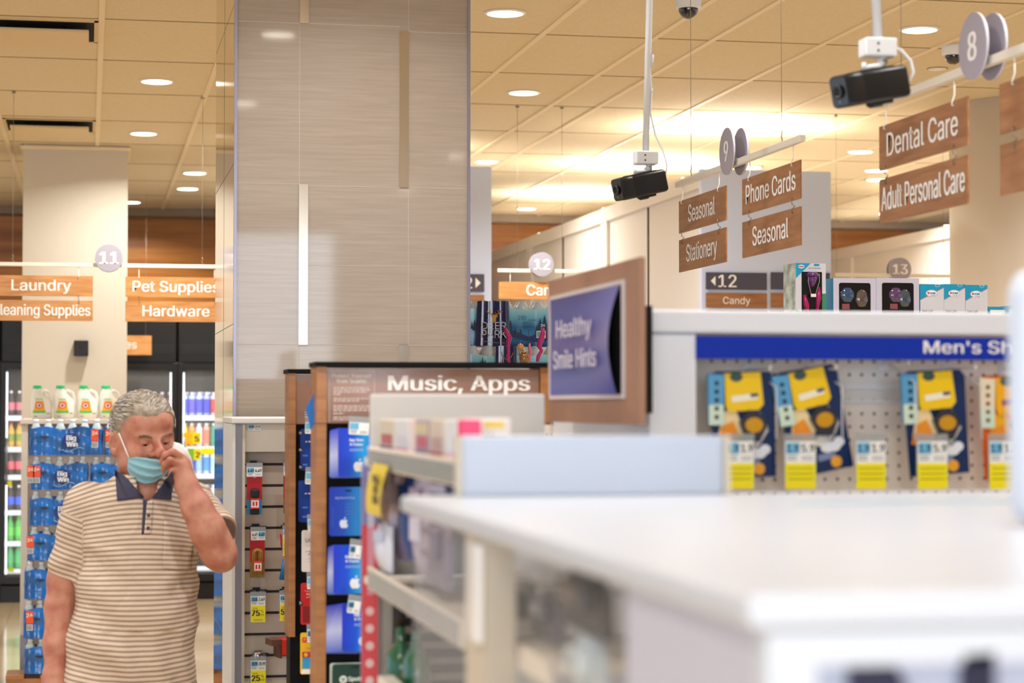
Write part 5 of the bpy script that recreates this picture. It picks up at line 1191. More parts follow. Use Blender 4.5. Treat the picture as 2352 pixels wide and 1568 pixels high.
# boxes on the upper shelf
XB = XG+.025
def sidebox(nm, lab, xa, xb, yt_, z, cols, cat='box', D=.028, X=XB, group=None):
    ya, yb = PX(xa, 1000, X).y, PX(xb, 1000, X).y; h = PX((xa+xb)/2, yt_, X).z-z
    t = thing(nm, lab, cat, (X, (ya+yb)/2, z), -math.pi/2, group=group); hw = (ya-yb)/2-.002
    b = MB(t, ink(cols[0])).bbox(-hw, hw, 0, D, .0005, h, .002); o = b.build('carton')
    if len(cols) > 1:
        k = MB(t)
        for i, c in enumerate(cols[1:]): k.m(c).quad(-hw*(.92-.2*(i % 2)), hw*(.92-.1*(i % 2)), h*(.06+.3*i), h*(.06+.3*i+.26), -.0006)
        k.build('print', o)
    return t
zs = 1.577
for lab, xa, xb, c in (('beige box with a red and purple foot, farthest along the upper side shelf', 872, 904, ('d9cdbc', '6a4a6a', 'b86a6a')), ('white box with a pink print next to the farthest beige one', 906, 938, ('e2e4ea', 'd8a0b4', 'd8d8e2')), ('narrow pale pink box on the upper side shelf', 940, 951, ('f0dcdc',)),
        ('mauve and beige box in the middle of the upper side shelf', 953, 985, ('b8a8b4', '8a7a9a', 'c86a7a', 'd8cca8')), ('beige box with a red foot beside the mauve one', 987, 1018, ('d8ccbe', 'a83a52', 'c0a0a0')), ('white box near the end of the upper side shelf', 1021, 1048, ('e6ebf4', 'e8c0cc')), ('hot pink box at the near end of the upper side shelf', 1050, 1062, ('ee4a7c',))):
    sidebox('product_box', lab, xa, xb, 963, zs, c)
a, b = PY(1074, 962, 3.05), PY(1168, 1004, 3.05)
t = thing('product_box', 'white carton with a yellow band behind the white riser panel', 'box', ((a.x+b.x)/2+.004, 3.05, 1.5775)); W_ = (b.x-a.x)/2; H_ = a.z-1.577
o = MB(t, ink('dcdcdc')).bbox(-W_, W_, 0, .12, 0, H_, .003).build('carton'); g = MB(t, ink('e3c93a')).quad(-W_+.02, W_-.01, H_-.013, H_-.005, -.0005); g.m('4a4e66').text('defense', .006, H_-.031, .009, -.0006, W_*1.2, bold=.03); g.m('b07a86').text('age', -W_+.012, H_-.031, .007, -.0006); g.build('print', o)
# bags hanging on pegs under it
def bag(lab, xa, xb, ya, yb_, c, X=XG+.05):
    y0_, y1_ = PX(xa, 1200, X).y, PX(xb, 1200, X).y; zt_, zb_ = PX((xa+xb)/2, ya, X).z, PX((xa+xb)/2, yb_, X).z
    t = thing('product_bag', lab, 'hanging pack', (X, (y0_+y1_)/2, zt_), -math.pi/2); hw, h = (y0_-y1_)/2-.001, zt_-zb_
    o = MB(t, ink(c[0], .25)).grid(lambda u, v: (-hw+2*hw*u, -.022*math.sin(math.pi*min(1, max(0, u)))**.7*math.sin(math.pi*(.1+.85*v))**.6, -h*v), 10, 10).grid(lambda u, v: (hw-2*hw*u, .004, -h*v), 2, 2).build('pouch')
    if len(c) > 1:
        k = MB(t)
        for i, cc in enumerate(c[1:]): k.m(cc).grid(lambda u, v: (hw*(-.7+1.4*u), -.0235*math.sin(math.pi*(.15+.7*u))**.7-.0005, -h*(.12+.3*i+.24*v)), 6, 4)
        k.build('print', o)
    MB(t, chrome).tube([(0, .002, -.008), (0, .29-X+XG if X > XG+.03 else .004, -.004)], .0018, 6).build('peg')
for lab, xa, xb, ya, yb_, c in (('brown bag behind the yellow tag on the side shelf', 888, 900, 1080, 1195, ('6a5040', '4a3a30')), ('mauve bag hanging beside the yellow tag', 914, 934, 1084, 1284, ('b4a0b4', '8f7f9c', 'c8bcd0')), ('deep blue bag hanging in the middle of the side shelf', 936, 955, 1088, 1285, ('123c86', '0c2c6a')), ('lilac and mauve bag hanging right of the blue one', 960, 990, 1092, 1316, ('b0a4bc', '9a88a2', 'd2cade')), ('navy and lilac bag at the near end of the side shelf', 1000, 1052, 1100, 1180, ('2a2a62', 'b8b8dc')), ('white crumpled bag low behind the yellow tag', 876, 903, 1204, 1310, ('d4d8ea', 'b8c0dc'))):
    bag(lab, xa, xb, ya, yb_, c, XG+(.036 if 'crumpled' not in lab else .012))
# green packs and louvred back below the second shelf
t = thing('wire_rack', 'dark louvred rack at the far end below the second side shelf', 'rack', (XG+.056, 3.875, .95)); g = MB(t, mat('louvre_dark', '1c1a1a', .6))
g.box(0, .22, 0, .005, 0, .385); g.m(mat('louvre_grey', '8d8a86', .4, .5))
for k in range(13): g.box(.004, .216, -.012, 0, .012+k*.029, .024+k*.029)
g.build('louvres')
grn = mat('green_bottle', '0c5a3c', .12, coat=.8)
def gpack(lab, xc, yc, sc):
    X = XG+.05; p = PX(xc, yc, X); t = thing('green_pack', lab, 'hanging pack', (X, p.y, p.z), -math.pi/2)
    MB(t, grn).lathe([(.008, .05), (.012, .045), (.014, .02), (.040*sc, 0), (.045*sc, -.03), (.036*sc, -.06), (.02, -.085), (.014, -.105)], n=20, sq=.7).build('body'); MB(t, mat('rubber_black')).tube([(0, 0, .05), (0, 0, .085)], .010, 10).build('neck'); MB(t, ink('cdd6d2')).quad(-.016, .016, -.10, -.05, -.030).build('label'); MB(t, chrome).tube([(0, .0, .08), (0, .245, .085)], .002, 6).build('peg')
gpack('glossy green pack hanging below the second side shelf, farther one', 920, 1500, .9); gpack('glossy green pack hanging below the second side shelf, nearer one', 957, 1512, .8)
sidebox('product_box', 'white box with black and red print at the bottom of the side shelf', 868, 890, 1562, PX(890, 1650, XG+.02).z, ('e2ded8', '1e1e20', 'c8352a'), X=XG-.0105)
t = thing('side_shelf', 'tan low shelf of the aisle facing unit', 'shelf', (XG+.005, 3.4, PX(890, 1650, XG+.02).z-.0125)); MB(t, tan).box(0, .17, -.55, .47, 0, .012).build('board')
# red and lilac edge strip and yellow tag
a, b = PY(831, 1068, 3.900), PY(868, 1600, 3.900)
t = thing('edge_strip', 'narrow red and lilac printed strip on the far edge of the side shelf', 'sign', (a.x, 3.900, 0)); W_ = b.x-a.x; zt_ = a.z
o = MB(t, ink('8f8cc4')).bbox(0, W_, 0, .01, 0, zt_, .002).build('strip'); g = MB(t, ink('d8d4ee')).quad(W_*.35, W_*.75, zt_-.19, zt_-.01, -.0006); g.m('e0525a').quad(0, W_, .6, zt_-.11, -.0004); g.m('e8a0b8').quad(W_*.35, W_*.75, zt_-.24, zt_-.115, -.0008); g.m('f2d2d6')
for k in range(9): g.ell(W_*.5, zt_-.27-.032*k, W_*.25, .008, -.0009, 12)
g.build('print', o)
X_ = XG-.012; a, b = PX(858, 1062, X_), PX(892, 1190, X_)
t = thing('shelf_tag', 'yellow tag hanging from the upper side shelf', 'price tag', (X_, (a.y+b.y)/2, a.z), -math.pi/2); hw = (a.y-b.y)/2; h = a.z-b.z
o = MB(t, ink('e8cf4a')).grid(lambda u, v: (-hw+2*hw*u-.02*v, -.012*math.sin(v*2.2), -h*v), 4, 8).build('card'); g = MB(t, ink('6a5c28'))
for k, (u0, u1) in enumerate(((.45, .8), (.5, .75), (.45, .8))): g.quad(-hw+2*hw*u0, -hw+2*hw*u1, -h*(.2+.2*k)-.014, -h*(.2+.2*k), -.0135)
g.build('print', o)
# ================================================================ the big white cabinet in front
XN0, XN1, YN0, YN1, ZN = .400, 1.62, 1.25, 2.74, 1.553
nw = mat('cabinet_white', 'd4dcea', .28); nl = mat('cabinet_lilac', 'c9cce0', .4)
t = thing('white_cabinet', 'large white display cabinet nearest the viewer, with a clear bay in its side', 'cabinet', (XN0, YN0, 0)); w = lambda m_: MB(t, m_, world=True)
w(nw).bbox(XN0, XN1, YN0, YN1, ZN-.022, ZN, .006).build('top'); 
b = w(mat('edge_clear', 'c6d6dc', .15)).box(XN0+.42, XN1, YN1-.36, YN1-.352, ZN+.0005, ZN+.004); b.build('top_seam')
w(nl).box(XN0+.012, XN0+.03, YN0+.0305, 1.60, 0, ZN-.023).build('side_panel'); 
fpn = w(nw); fpn.box(XN0+.012, XN0+.045, YN0+.004, YN0+.03, 0, ZN-.023); fpn.box(XN0+.045, XN1, YN0+.004, YN0+.03, ZN-.045, ZN-.023); fpn.build('front_frame')
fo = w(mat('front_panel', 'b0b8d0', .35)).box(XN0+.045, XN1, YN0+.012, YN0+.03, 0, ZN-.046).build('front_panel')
g = w(mat('navy_lettering', '1b1b3a', .4)); yy = YN0+.004
def gp(x, y): p = PY(x, y, yy); return (p.x, p.z)
g.prism([gp(1955, 1532), gp(2062, 1532), gp(2150, 1720), gp(2040, 1900), gp(1955, 1900)], yy, yy+.0075); g.build('letter', fo); g = w(mat('navy_lettering')); g.prism([gp(2212, 1504), gp(2286, 1497), gp(2292, 1900), gp(2216, 1900)], yy, yy+.0075); g.build('letter', fo)
w(mat('cream_paint')).box(XN0+.012, XN0+.045, 2.20, 2.315, 0, ZN-.023).build('post')
w(mat('painted_highlight', 'f8f8fb', .15)).bbox(XN0+.004, XN0+.0115, 2.205, 2.27, ZN-.135, ZN-.03, .002).build('highlight_strip')  # painted highlight: white strip in place of the glint on the acrylic edge
w(nw).box(XN0+.34, XN0+.36, 1.62, YN1-.01, 0, ZN-.023).build('back_panel'); w(nw).box(XN0+.36, XN1-.02, YN1-.03, YN1-.01, 0, ZN-.023).build('rear_panel'); w(nw).box(XN1-.03, XN1-.001, YN0+.031, YN1-.03, 0, ZN-.023).build('side_panel')
w(mat('bay_lining', 'e4e4e6', .5)).box(XN0+.03, XN0+.34, 1.60, 1.62, 0, ZN-.023).build('bay_side')
for z in (1.405, 1.15): w(tan).box(XN0+.05, XN0+.34, 2.04, 2.30, z, z+.012).box(XN0+.046, XN0+.052, 2.04, 2.19, z-.012, z+.014).build('shelf')
w(mat('hazy_acrylic', 'f4f4f6', .05, alpha=.07)).box(XN0+.016, XN0+.021, 1.625, 2.195, .1, ZN-.03).build('clear_door')
w(mat('blue_acrylic', 'cdd8e8', .06, alpha=.2)).box(XN0+.016, XN0+.022, 2.32, 2.72, .1, ZN-.03).build('clear_end')
# goods inside the bay
def bay(lab, xa, xb, ya, yb_, c, X=XN0+.075, nm='blister_pack'):
    y0_, y1_ = PX(xa, 1400, X).y, PX(xb, 1400, X).y; zt_, zb_ = PX((xa+xb)/2, ya, X).z, PX((xa+xb)/2, yb_, X).z
    t = thing(nm, lab, 'hanging pack', (X, (y0_+y1_)/2, zt_), -math.pi/2); hw, h = (y0_-y1_)/2, zt_-zb_
    o = MB(t, ink(c[0])).prism([(-hw, -h), (hw, -h), (hw*.9, -h*.3), (hw*.45, -.002), (-hw*.45, -.002), (-hw*.9, -h*.3)], -.004, .006).build('backing_card')
    k = MB(t, ink(c[1], .2)).bbox(-hw*.6, hw*.6, -.018, -.004, -h*.62, -h*.2, .004); k.m(c[2]).quad(-hw*.5, hw*.4, -h*.5, -h*.28, -.0185); k.build('blister', o)
    MB(t, chrome).tube([(0, .004, -.006), (0, .18, -.004)], .0018, 6).build('peg')
bay('black blister pack with a grey label nearest the plain white panel in the cabinet', 1300, 1398, 1306, 1450, ('0a0a0c', '0c0c0e', '6a605c'), XN0+.045)
bay('pale blue pack under the black one in the cabinet', 1326, 1384, 1456, 1600, ('c4d0d8', 'd4dee4', 'aab8c2'), XN0+.048)
bay('dark grey pack in the middle of the cabinet bay', 1246, 1288, 1350, 1470, ('5e5e6a', '4a4a54', '9a98a2'))
bay('grey pack hanging left of the dark grey one in the bay', 1183, 1230, 1330, 1470, ('8c8c88', '6a6a68', 'b4b4b0'), XN0+.09)
bay('grey pack hanging beside the cream post in the bay', 1105, 1165, 1310, 1440, ('7c7e7a', '5c5e5a', 'a4a4a0'), XN0+.10)
bay('mauve pack behind the clear end of the cabinet', 985, 1032, 1180, 1345, ('8f8090', '7c6c80', 'b09cb0'), XN0+.08)
# white riser panel standing at the back of the cabinet
a, b = PY(1060, 1001, 2.70), PY(1662, 1001, 2.70)
t = thing('riser_panel', 'bluish white riser panel standing on the back of the white cabinet', 'panel', ((a.x+b.x)/2, 2.70, ZN)); W_ = (b.x-a.x)/2
MB(t, mat('riser_white', 'b7c0d0', .35)).bbox(-W_, W_, 0, .014, .0005, a.z-ZN, .003).build('panel'); MB(t, mat('cream_paint')).box(-W_-.006, -W_, -.004, .018, .0005, a.z-ZN).build('end_trim'); MB(t, mat('cream_paint')).box(W_, W_+.008, -.004, .018, .0005, a.z-ZN).build('end_trim')
# white upright at the right edge
a = PY(2341, 610, 1.9)
t = thing('white_upright', 'blurred white upright at the right edge, standing on the cabinet', 'post', (a.x+.06, 1.9, ZN)); MB(t, nw).bbox(-.06, .06, 0, .05, .0005, a.z-ZN, .03).build('post')
# ================================================================ the man
def surface_nets(xs, ys, zs, D):
    ins = D < 0
    nx, ny, nz = D.shape
    cells = np.zeros((nx-1, ny-1, nz-1), np.int8)
    for i in (0, 1):
        for j in (0, 1):
            for k in (0, 1): cells += ins[i:nx-1+i, j:ny-1+j, k:nz-1+k]
    act = (cells > 0) & (cells < 8)
    I, J_, K = np.nonzero(act); n = len(I)
    idx = -np.ones(act.shape, np.int64); idx[I, J_, K] = np.arange(n)
    acc = np.zeros((n, 3)); cnt = np.zeros(n)
    ax = (xs, ys, zs)
    cor = [(i, j, k) for i in (0, 1) for j in (0, 1) for k in (0, 1)]
    for a in cor:
        for d in range(3):
            if a[d]: continue
            b = list(a); b[d] = 1
            va = D[I+a[0], J_+a[1], K+a[2]]; vb = D[I+b[0], J_+b[1], K+b[2]]
            m = (va < 0) != (vb < 0)
            if not m.any(): continue
            t = va[m]/(va[m]-vb[m])
            pa = [ax[e][(I, J_, K)[e][m]+a[e]] for e in range(3)]; pb = [ax[e][(I, J_, K)[e][m]+b[e]] for e in range(3)]
            for e in range(3): acc[m, e] += pa[e]+(pb[e]-pa[e])*t
            cnt[m] += 1
    V = acc/cnt[:, None]
    F = []
    def edge(sl0, sl1, nb):
        A, B = D[sl0], D[sl1]; m = (A < 0) != (B < 0)
        return m, A < 0
    # x edges
    for d in range(3):
        s0 = [slice(None)]*3; s1 = [slice(None)]*3; s0[d] = slice(0, D.shape[d]-1); s1[d] = slice(1, None)
        m, neg = edge(tuple(s0), tuple(s1), None)
        e1, e2 = [(1, 2), (2, 0), (0, 1)][d]
        P = np.nonzero(m); P = np.array(P)
        ok = (P[e1] > 0) & (P[e2] > 0) & (P[e1] < D.shape[e1]-1) & (P[e2] < D.shape[e2]-1)
        P = P[:, ok]; sg = neg[tuple(P)]
        def at(o1, o2):
            Q = P.copy(); Q[e1] -= o1; Q[e2] -= o2; return idx[tuple(Q)]
        q_ = np.stack([at(1, 1), at(0, 1), at(0, 0), at(1, 0)], 1)
        q_[~sg] = q_[~sg][:, ::-1]; F.append(q_)
    return V, np.concatenate(F)
class Field:
    def __init__(s, xs, ys, zs):
        s.x, s.y, s.z = [np.asarray(a, np.float32) for a in (xs, ys, zs)]
        s.D = np.full((len(xs), len(ys), len(zs)), .2, np.float32)
    def blk(s, lo, hi, pad):
        sl = []
        for a, l, h in zip((s.x, s.y, s.z), lo, hi):
            i0 = max(0, np.searchsorted(a, l-pad)-1); i1 = min(len(a), np.searchsorted(a, h+pad)+1); sl.append(slice(i0, max(i1, i0+1)))
        X, Y, Z = np.meshgrid(s.x[sl[0]], s.y[sl[1]], s.z[sl[2]], indexing='ij', sparse=False)
        return tuple(sl), X, Y, Z
    def put(s, sl, d, k, mode='u'):
        A = s.D[sl]
        if mode == 'u':
            h = np.clip(.5+.5*(A-d)/k, 0, 1); s.D[sl] = A*(1-h)+d*h-k*h*(1-h)
        else:                                                # subtract
            h = np.clip(.5-.5*(A+d)/k, 0, 1); s.D[sl] = A*(1-h)-d*h+k*h*(1-h)
    def cone(s, a, b, ra, rb, k=.012, mode='u'):
        a, b = np.array(a, float), np.array(b, float); r = max(ra, rb)
        sl, X, Y, Z = s.blk(np.minimum(a, b)-r, np.maximum(a, b)+r, .04)
        ab = b-a; L = ab@ab
        t = np.clip(((X-a[0])*ab[0]+(Y-a[1])*ab[1]+(Z-a[2])*ab[2])/max(L, 1e-9), 0, 1)
        d = np.sqrt((X-a[0]-t*ab[0])**2+(Y-a[1]-t*ab[1])**2+(Z-a[2]-t*ab[2])**2)-(ra+(rb-ra)*t)
        s.put(sl, d, k, mode)
    def chain(s, pts, rs, k=.012):
        for p, q_, r0, r1 in zip(pts, pts[1:], rs, rs[1:]): s.cone(p, q_, r0, r1, k)
    def ellip(s, M, c, r, k=.015, mode='u'):                 # c, r in the frame M (4x4)
        cw = np.array(M @ Vector(c)); R_ = max(r); sl, X, Y, Z = s.blk(cw-R_, cw+R_, .04)
        iv = np.array(M.inverted().to_3x3()); Q = [iv[i, 0]*(X-cw[0])+iv[i, 1]*(Y-cw[1])+iv[i, 2]*(Z-cw[2]) for i in range(3)]
        k0 = np.sqrt((Q[0]/r[0])**2+(Q[1]/r[1])**2+(Q[2]/r[2])**2); k1 = np.sqrt((Q[0]/r[0]**2)**2+(Q[1]/r[1]**2)**2+(Q[2]/r[2]**2)**2)
        s.put(sl, np.where(k1 < 1e-9, -min(r), k0*(k0-1)/np.maximum(k1, 1e-9)), k, mode)
    def at(s, p):                                            # trilinear
        i = []
        for a, v in zip((s.x, s.y, s.z), p):
            j = int(np.clip(np.searchsorted(a, v)-1, 0, len(a)-2)); i.append((j, float((v-a[j])/(a[j+1]-a[j]))))
        r = 0
        for dx in (0, 1):
            for dy in (0, 1):
                for dz in (0, 1):
                    wgt = (i[0][1] if dx else 1-i[0][1])*(i[1][1] if dy else 1-i[1][1])*(i[2][1] if dz else 1-i[2][1])
                    r += wgt*s.D[i[0][0]+dx, i[1][0]+dy, i[2][0]+dz]
        return r
    def front(s, x, z, off, y0=-.34, y1=.12):                # first y from the front where the field is nearer than off
        y = y0
        while y < y1:
            d = s.at((x, y, z))-off
            if d < .0008: return y
            y += max(.0008, min(d*.8, .02))
        return None
    def mesh(s, name, mt, parent, smooth=2):
        V, Fq = surface_nets(s.x, s.y, s.z, s.D)
        if smooth:
            E = np.concatenate([Fq[:, [0, 1]], Fq[:, [1, 2]], Fq[:, [2, 3]], Fq[:, [3, 0]]])
            for _ in range(smooth):
                acc = np.zeros_like(V); c = np.zeros(len(V))
                np.add.at(acc, E[:, 0], V[E[:, 1]]); np.add.at(c, E[:, 0], 1); np.add.at(acc, E[:, 1], V[E[:, 0]]); np.add.at(c, E[:, 1], 1)
                V = V*.4+.6*acc/np.maximum(c, 1)[:, None]
        me = bpy.data.meshes.new(name); me.from_pydata(V.tolist(), [], Fq.tolist()); me.materials.append(mt)
        me.polygons.foreach_set('use_smooth', [True]*len(Fq)); me.update()
        o = bpy.data.objects.new(name, me); COL.objects.link(o); o.parent = parent; KID.setdefault(parent.name, []).append(o); KID[o.name] = []
        return o, V
XM, YMn = Pd(320, 932, 6.0).x, Pd(320, 932, 6.0).y
man = thing('person', 'grey haired man in a striped polo shirt pulling a blue face mask, in the aisle', 'person', (XM, YMn, 0))
def J(px, py, y=0): p = PY(px, py, YMn+y); return Vector((p.x-XM, y, p.z))
def ramp(*seg):
    out = []
    for a, b, st_ in seg: out += list(np.arange(a, b-1e-6, st_))
    return np.array(out)
B = Field(ramp((-.33, -.09, .0045), (-.09, .17, .0026), (.17, .33, .0042)), ramp((-.33, -.24, .0045), (-.24, .0, .0026), (0, .18, .005)), ramp((.72, 1.24, .0055), (1.24, 1.42, .004), (1.42, 1.725, .0026)))
# --- head, in a frame that looks down and to one side: x across, y out of the face, z up
HCn = J(330, 1000, -.015)
HM = Matrix.Translation(HCn) @ Matrix.Rotation(R(20), 4, 'Z') @ Matrix.Rotation(R(9), 4, 'X') @ Matrix.Rotation(R(-4), 4, 'Y') @ Matrix.Diagonal((1, -1, 1, 1))
h = lambda x, y, z: HM @ Vector((x, y, z))
B.ellip(HM, (0, -.012, .034), (.082, .100, .086), .01)
B.ellip(HM, (0, .022, -.030), (.074, .078, .084), .02)
B.ellip(HM, (0, .044, .042), (.066, .052, .046), .02)
B.ellip(HM, (0, .022, -.078), (.066, .066, .042), .025)
for s_ in (-1, 1):
    B.ellip(HM, (s_*.050, .022, -.065), (.026, .040, .036), .02)
    B.ellip(HM, (s_*.041, .064, -.032), (.026, .026, .022), .02)
    B.cone(h(s_*.012, .094, .011), h(s_*.044, .080, .016), .0085, .0075, .012)
    B.ellip(HM, (s_*.030, .103, -.005), (.018, .0155, .0125), .009, 's')
    B.ellip(HM, (s_*.030, .0805, -.006), (.0150, .0150, .0128), .004)
    B.cone(h(s_*.018, .090, -.0225), h(s_*.042, .080, -.0185), .0042, .0035, .008)
    B.ellip(HM, (s_*.030, .0965, -.0098), (.0128, .0090, .0042), .001, 's')
    B.cone(h(s_*.012, .092, .006), h(s_*.042, .0835, .001), .0045, .004, .008)
B.cone(h(0, .094, .008), h(0, .122, -.024), .0090, .0140, .009)
B.ellip(HM, (0, .122, -.029), (.0160, .0135, .0125), .006)
for s_ in (-1, 1):
    B.ellip(HM, (s_*.0175, .107, -.0330), (.0095, .0135, .0100), .005)
    B.ellip(HM, (s_*.0080, .116, -.043), (.0050, .0065, .0055), .003, 's')
    # ears
    Em = HM @ Matrix.Translation((s_*.0850, -.004, -.014)) @ Matrix.Rotation(R(22*s_), 4, 'Z') @ Matrix.Rotation(R(-8), 4, 'X')
    B.ellip(Em, (0, 0, .0), (.010, .021, .034), .005); B.ellip(Em, (s_*.006, .004, .004), (.006, .011, .020), .005, 's'); B.ellip(Em, (0, .006, -.03), (.007, .009, .010), .008)
# neck and trunk
B.cone(h(0, -.020, -.05), J(336, 1135, .005), .066, .072, .03)
B.cone(h(0, .01, -.10), J(340, 1130, -.03), .042, .045, .03)
for p, q_, r0, r1 in ((J(330, 1150, .02), J(318, 1290, .02), .075, .095), (J(318, 1290, .02), J(305, 1480, .0), .095, .105), (J(305, 1480, .0), J(300, 1600, 0), .105, .11), (J(225, 1165, .015), J(430, 1165, .015), .055, .055)): B.cone(p, q_, r0, r1, .04)
# hanging arm
B.chain([J(198, 1160, .0), J(150, 1330, .02), J(139, 1395, .015), J(133, 1480, -.01), J(128, 1545, -.03)], [.062, .048, .0425, .039, .031], .02)
hb = J(127, 1548, -.03); hk = J(126, 1610, -.05)
B.cone(hb, hk, .028, .034, .02); B.cone(hb+Vector((-.012, .0, 0)), hk+Vector((-.02, .01, 0)), .02, .022, .015); B.cone(hb+Vector((.012, -.004, 0)), hk+Vector((.018, -.01, 0)), .02, .022, .015)
for dx, dy, L in ((-.026, .012, .055), (-.009, .004, .068), (.009, -.004, .072), (.025, -.012, .066)):
    a_ = hk+Vector((dx, dy, -.018)); B.chain([a_, a_+Vector((0, -.008, -L*.5)), a_+Vector((.004, -.022, -L*.92))], [.0105, .0095, .0082], .005)
B.chain([hb+Vector((.02, -.012, -.02)), hb+Vector((.036, -.035, -.055)), hb+Vector((.034, -.048, -.09))], [.013, .0115, .0095], .008)
# raised arm: shoulder, elbow towards the viewer, wrist by the face
B.chain([J(446, 1155, .0), J(500, 1262, -.17)], [.06, .05], .02)
B.chain([J(503, 1272, -.185), J(476, 1215, -.20), J(452, 1165, -.195), J(428, 1112, -.175)], [.0455, .0475, .040, .0315], .02)
B.cone(J(512, 1284, -.175), J(512, 1284, -.175), .034, .034, .02)
B.cone(J(427, 1112, -.175), J(415, 1070, -.165), .029, .026, .015); B.cone(J(420, 1105, -.16), J(402, 1070, -.15), .022, .020, .015); B.cone(J(430, 1100, -.17), J(424, 1064, -.16), .018, .015, .015)
fing = [([J(420, 1052, -.168), J(397, 1037, -.186), J(379, 1045, -.176), J(370, 1061, -.153)], [.0115, .0098, .0088, .0075]),
        ([J(412, 1066, -.178), J(391, 1057, -.196), J(379, 1066, -.183), J(375, 1081, -.160)], [.0112, .0098, .0088, .0075]),
        ([J(412, 1080, -.178), J(396, 1080, -.186), J(392, 1094, -.168), J(400, 1098, -.150)], [.0108, .0092, .0082, .0072]),
        ([J(418, 1093, -.176), J(405, 1097, -.180), J(403, 1106, -.163), J(409, 1106, -.150)], [.0098, .0082, .0072, .0065]),
        ([J(421, 1096, -.150), J(402, 1082, -.135), J(386, 1072, -.128)], [.0130, .0112, .0092])]
for p, r in fing: B.chain(p, r, .0045)
skin = mat('skin', 'cf9078', .48, sub=.08); nt = skin.node_tree; bs = nt.nodes['Principled BSDF']
tc = nt.nodes.new('ShaderNodeTexCoord'); n1 = nt.nodes.new('ShaderNodeTexNoise'); n1.inputs['Scale'].default_value = 26; n1.inputs['Detail'].default_value = 5
r1 = nt.nodes.new('ShaderNodeValToRGB'); e = r1.color_ramp.elements; e[0].position = .32; e[1].position = .68; e[0].color = (*lin('c08a72'), 1); e[1].color = (*lin('a96452'), 1)
n2 = nt.nodes.new('ShaderNodeTexNoise'); n2.inputs['Scale'].default_value = 420; n2.inputs['Detail'].default_value = 2; bp = nt.nodes.new('ShaderNodeBump'); bp.inputs['Strength'].default_value = .25; bp.inputs['Distance'].default_value = .002
nt.links.new(tc.outputs['Object'], n1.inputs[0]); nt.links.new(n1.outputs[0], r1.inputs[0]); nt.links.new(r1.outputs[0], bs.inputs['Base Color'])
nt.links.new(tc.outputs['Object'], n2.inputs[0]); nt.links.new(n2.outputs[0], bp.inputs['Height']); nt.links.new(bp.outputs[0], bs.inputs['Normal'])
body, BV = B.mesh('body', skin, man, 1)
# eyes
for s_ in (-1, 1):
    c_ = h(s_*.030, .0790, -.0065); eb = MB(man, mat('eye_white', 'b9a79c', .2)); eb.smooth = True
    fw = (h(s_*.030, 1.0, -.45)-c_).normalized()
    for mt_, r_, lo in ((mat('eye_white'), .0126, -1), (mat('iris_brown', '2a1a12', .15), .0128, .60)):
        eb.m(mt_); up_ = fw.orthogonal().normalized(); w_ = fw.cross(up_); n_ = 18; rows_ = 9; a0 = math.acos(lo)
        eb.grid(lambda u, v: c_+(fw*math.cos(a0*u)+(up_*math.cos(6.2832*v)+w_*math.sin(6.2832*v))*math.sin(a0*u))*r_, rows_, n_)
    eb.build('eye')
hairc = mat('hair_grey', '9c8d7c', .55); nt = hairc.node_tree; bs = nt.nodes['Principled BSDF']
tc = nt.nodes.new('ShaderNodeTexCoord'); n1 = nt.nodes.new('ShaderNodeTexNoise'); n1.inputs['Scale'].default_value = 75; n1.inputs['Detail'].default_value = 4
r1 = nt.nodes.new('ShaderNodeValToRGB'); e = r1.color_ramp.elements; e[0].position = .35; e[1].position = .66; e[0].color = (*lin('857768'), 1); e[1].color = (*lin('a39483'), 1)
nt.links.new(tc.outputs['Object'], n1.inputs[0]); nt.links.new(n1.outputs[0], r1.inputs[0]); nt.links.new(r1.outputs[0], bs.inputs['Base Color'])
HMi = HM.inverted()
hl = lambda y: np.interp(y, [-.10, -.05, -.03, .0, .02, .035, .06, .085, .12], [-.085, -.075, -.05, -.012, .010, .040, .060, .068, .074])   # lowest hair height along the head
Hr = Field(ramp((-.14, .17, .0032)), ramp((-.16, .14, .0032)), ramp((1.44, 1.725, .0032)))
Hr.ellip(HM, (0, -.012, .034), (.088, .106, .0925), .01); Hr.ellip(HM, (0, .040, .044), (.070, .058, .052), .02); Hr.ellip(HM, (0, -.05, -.03), (.078, .058, .055), .02)
X, Y, Z = np.meshgrid(Hr.x, Hr.y, Hr.z, indexing='ij'); Mi = np.array(HMi)
hx_, hy_, hz_ = [Mi[i, 0]*X+Mi[i, 1]*Y+Mi[i, 2]*Z+Mi[i, 3] for i in range(3)]
fr_ = .0022*np.sin(hx_*70+hz_*60+2*np.sin(hy_*30))+.0010*np.sin(hx_*230+hy_*120+hz_*90)
cut = hl(hy_).astype(np.float32)+.010*np.sin(hx_*55+1)*(hy_ > .03)-.012*np.exp(-((hx_-.012)/.026)**2)*(hy_ > .04)+.024*np.exp(-((hx_-.050)/.017)**2)*(hy_ > .02)+.014*np.exp(-((hx_+.046)/.018)**2)*(hy_ > .03)-hz_
Hr.D = np.maximum(Hr.D+fr_*.7+.0085*np.exp(-np.clip(-cut, 0, 1)/.011), cut*.8)
hair, HV = Hr.mesh('hair', hairc, man, 1)
st_ = MB(man, hairc); lh = mat('hair_light', 'c9c0b4', .5); dh = mat('hair_dark', '857564', .55); rnd = random.Random(3)
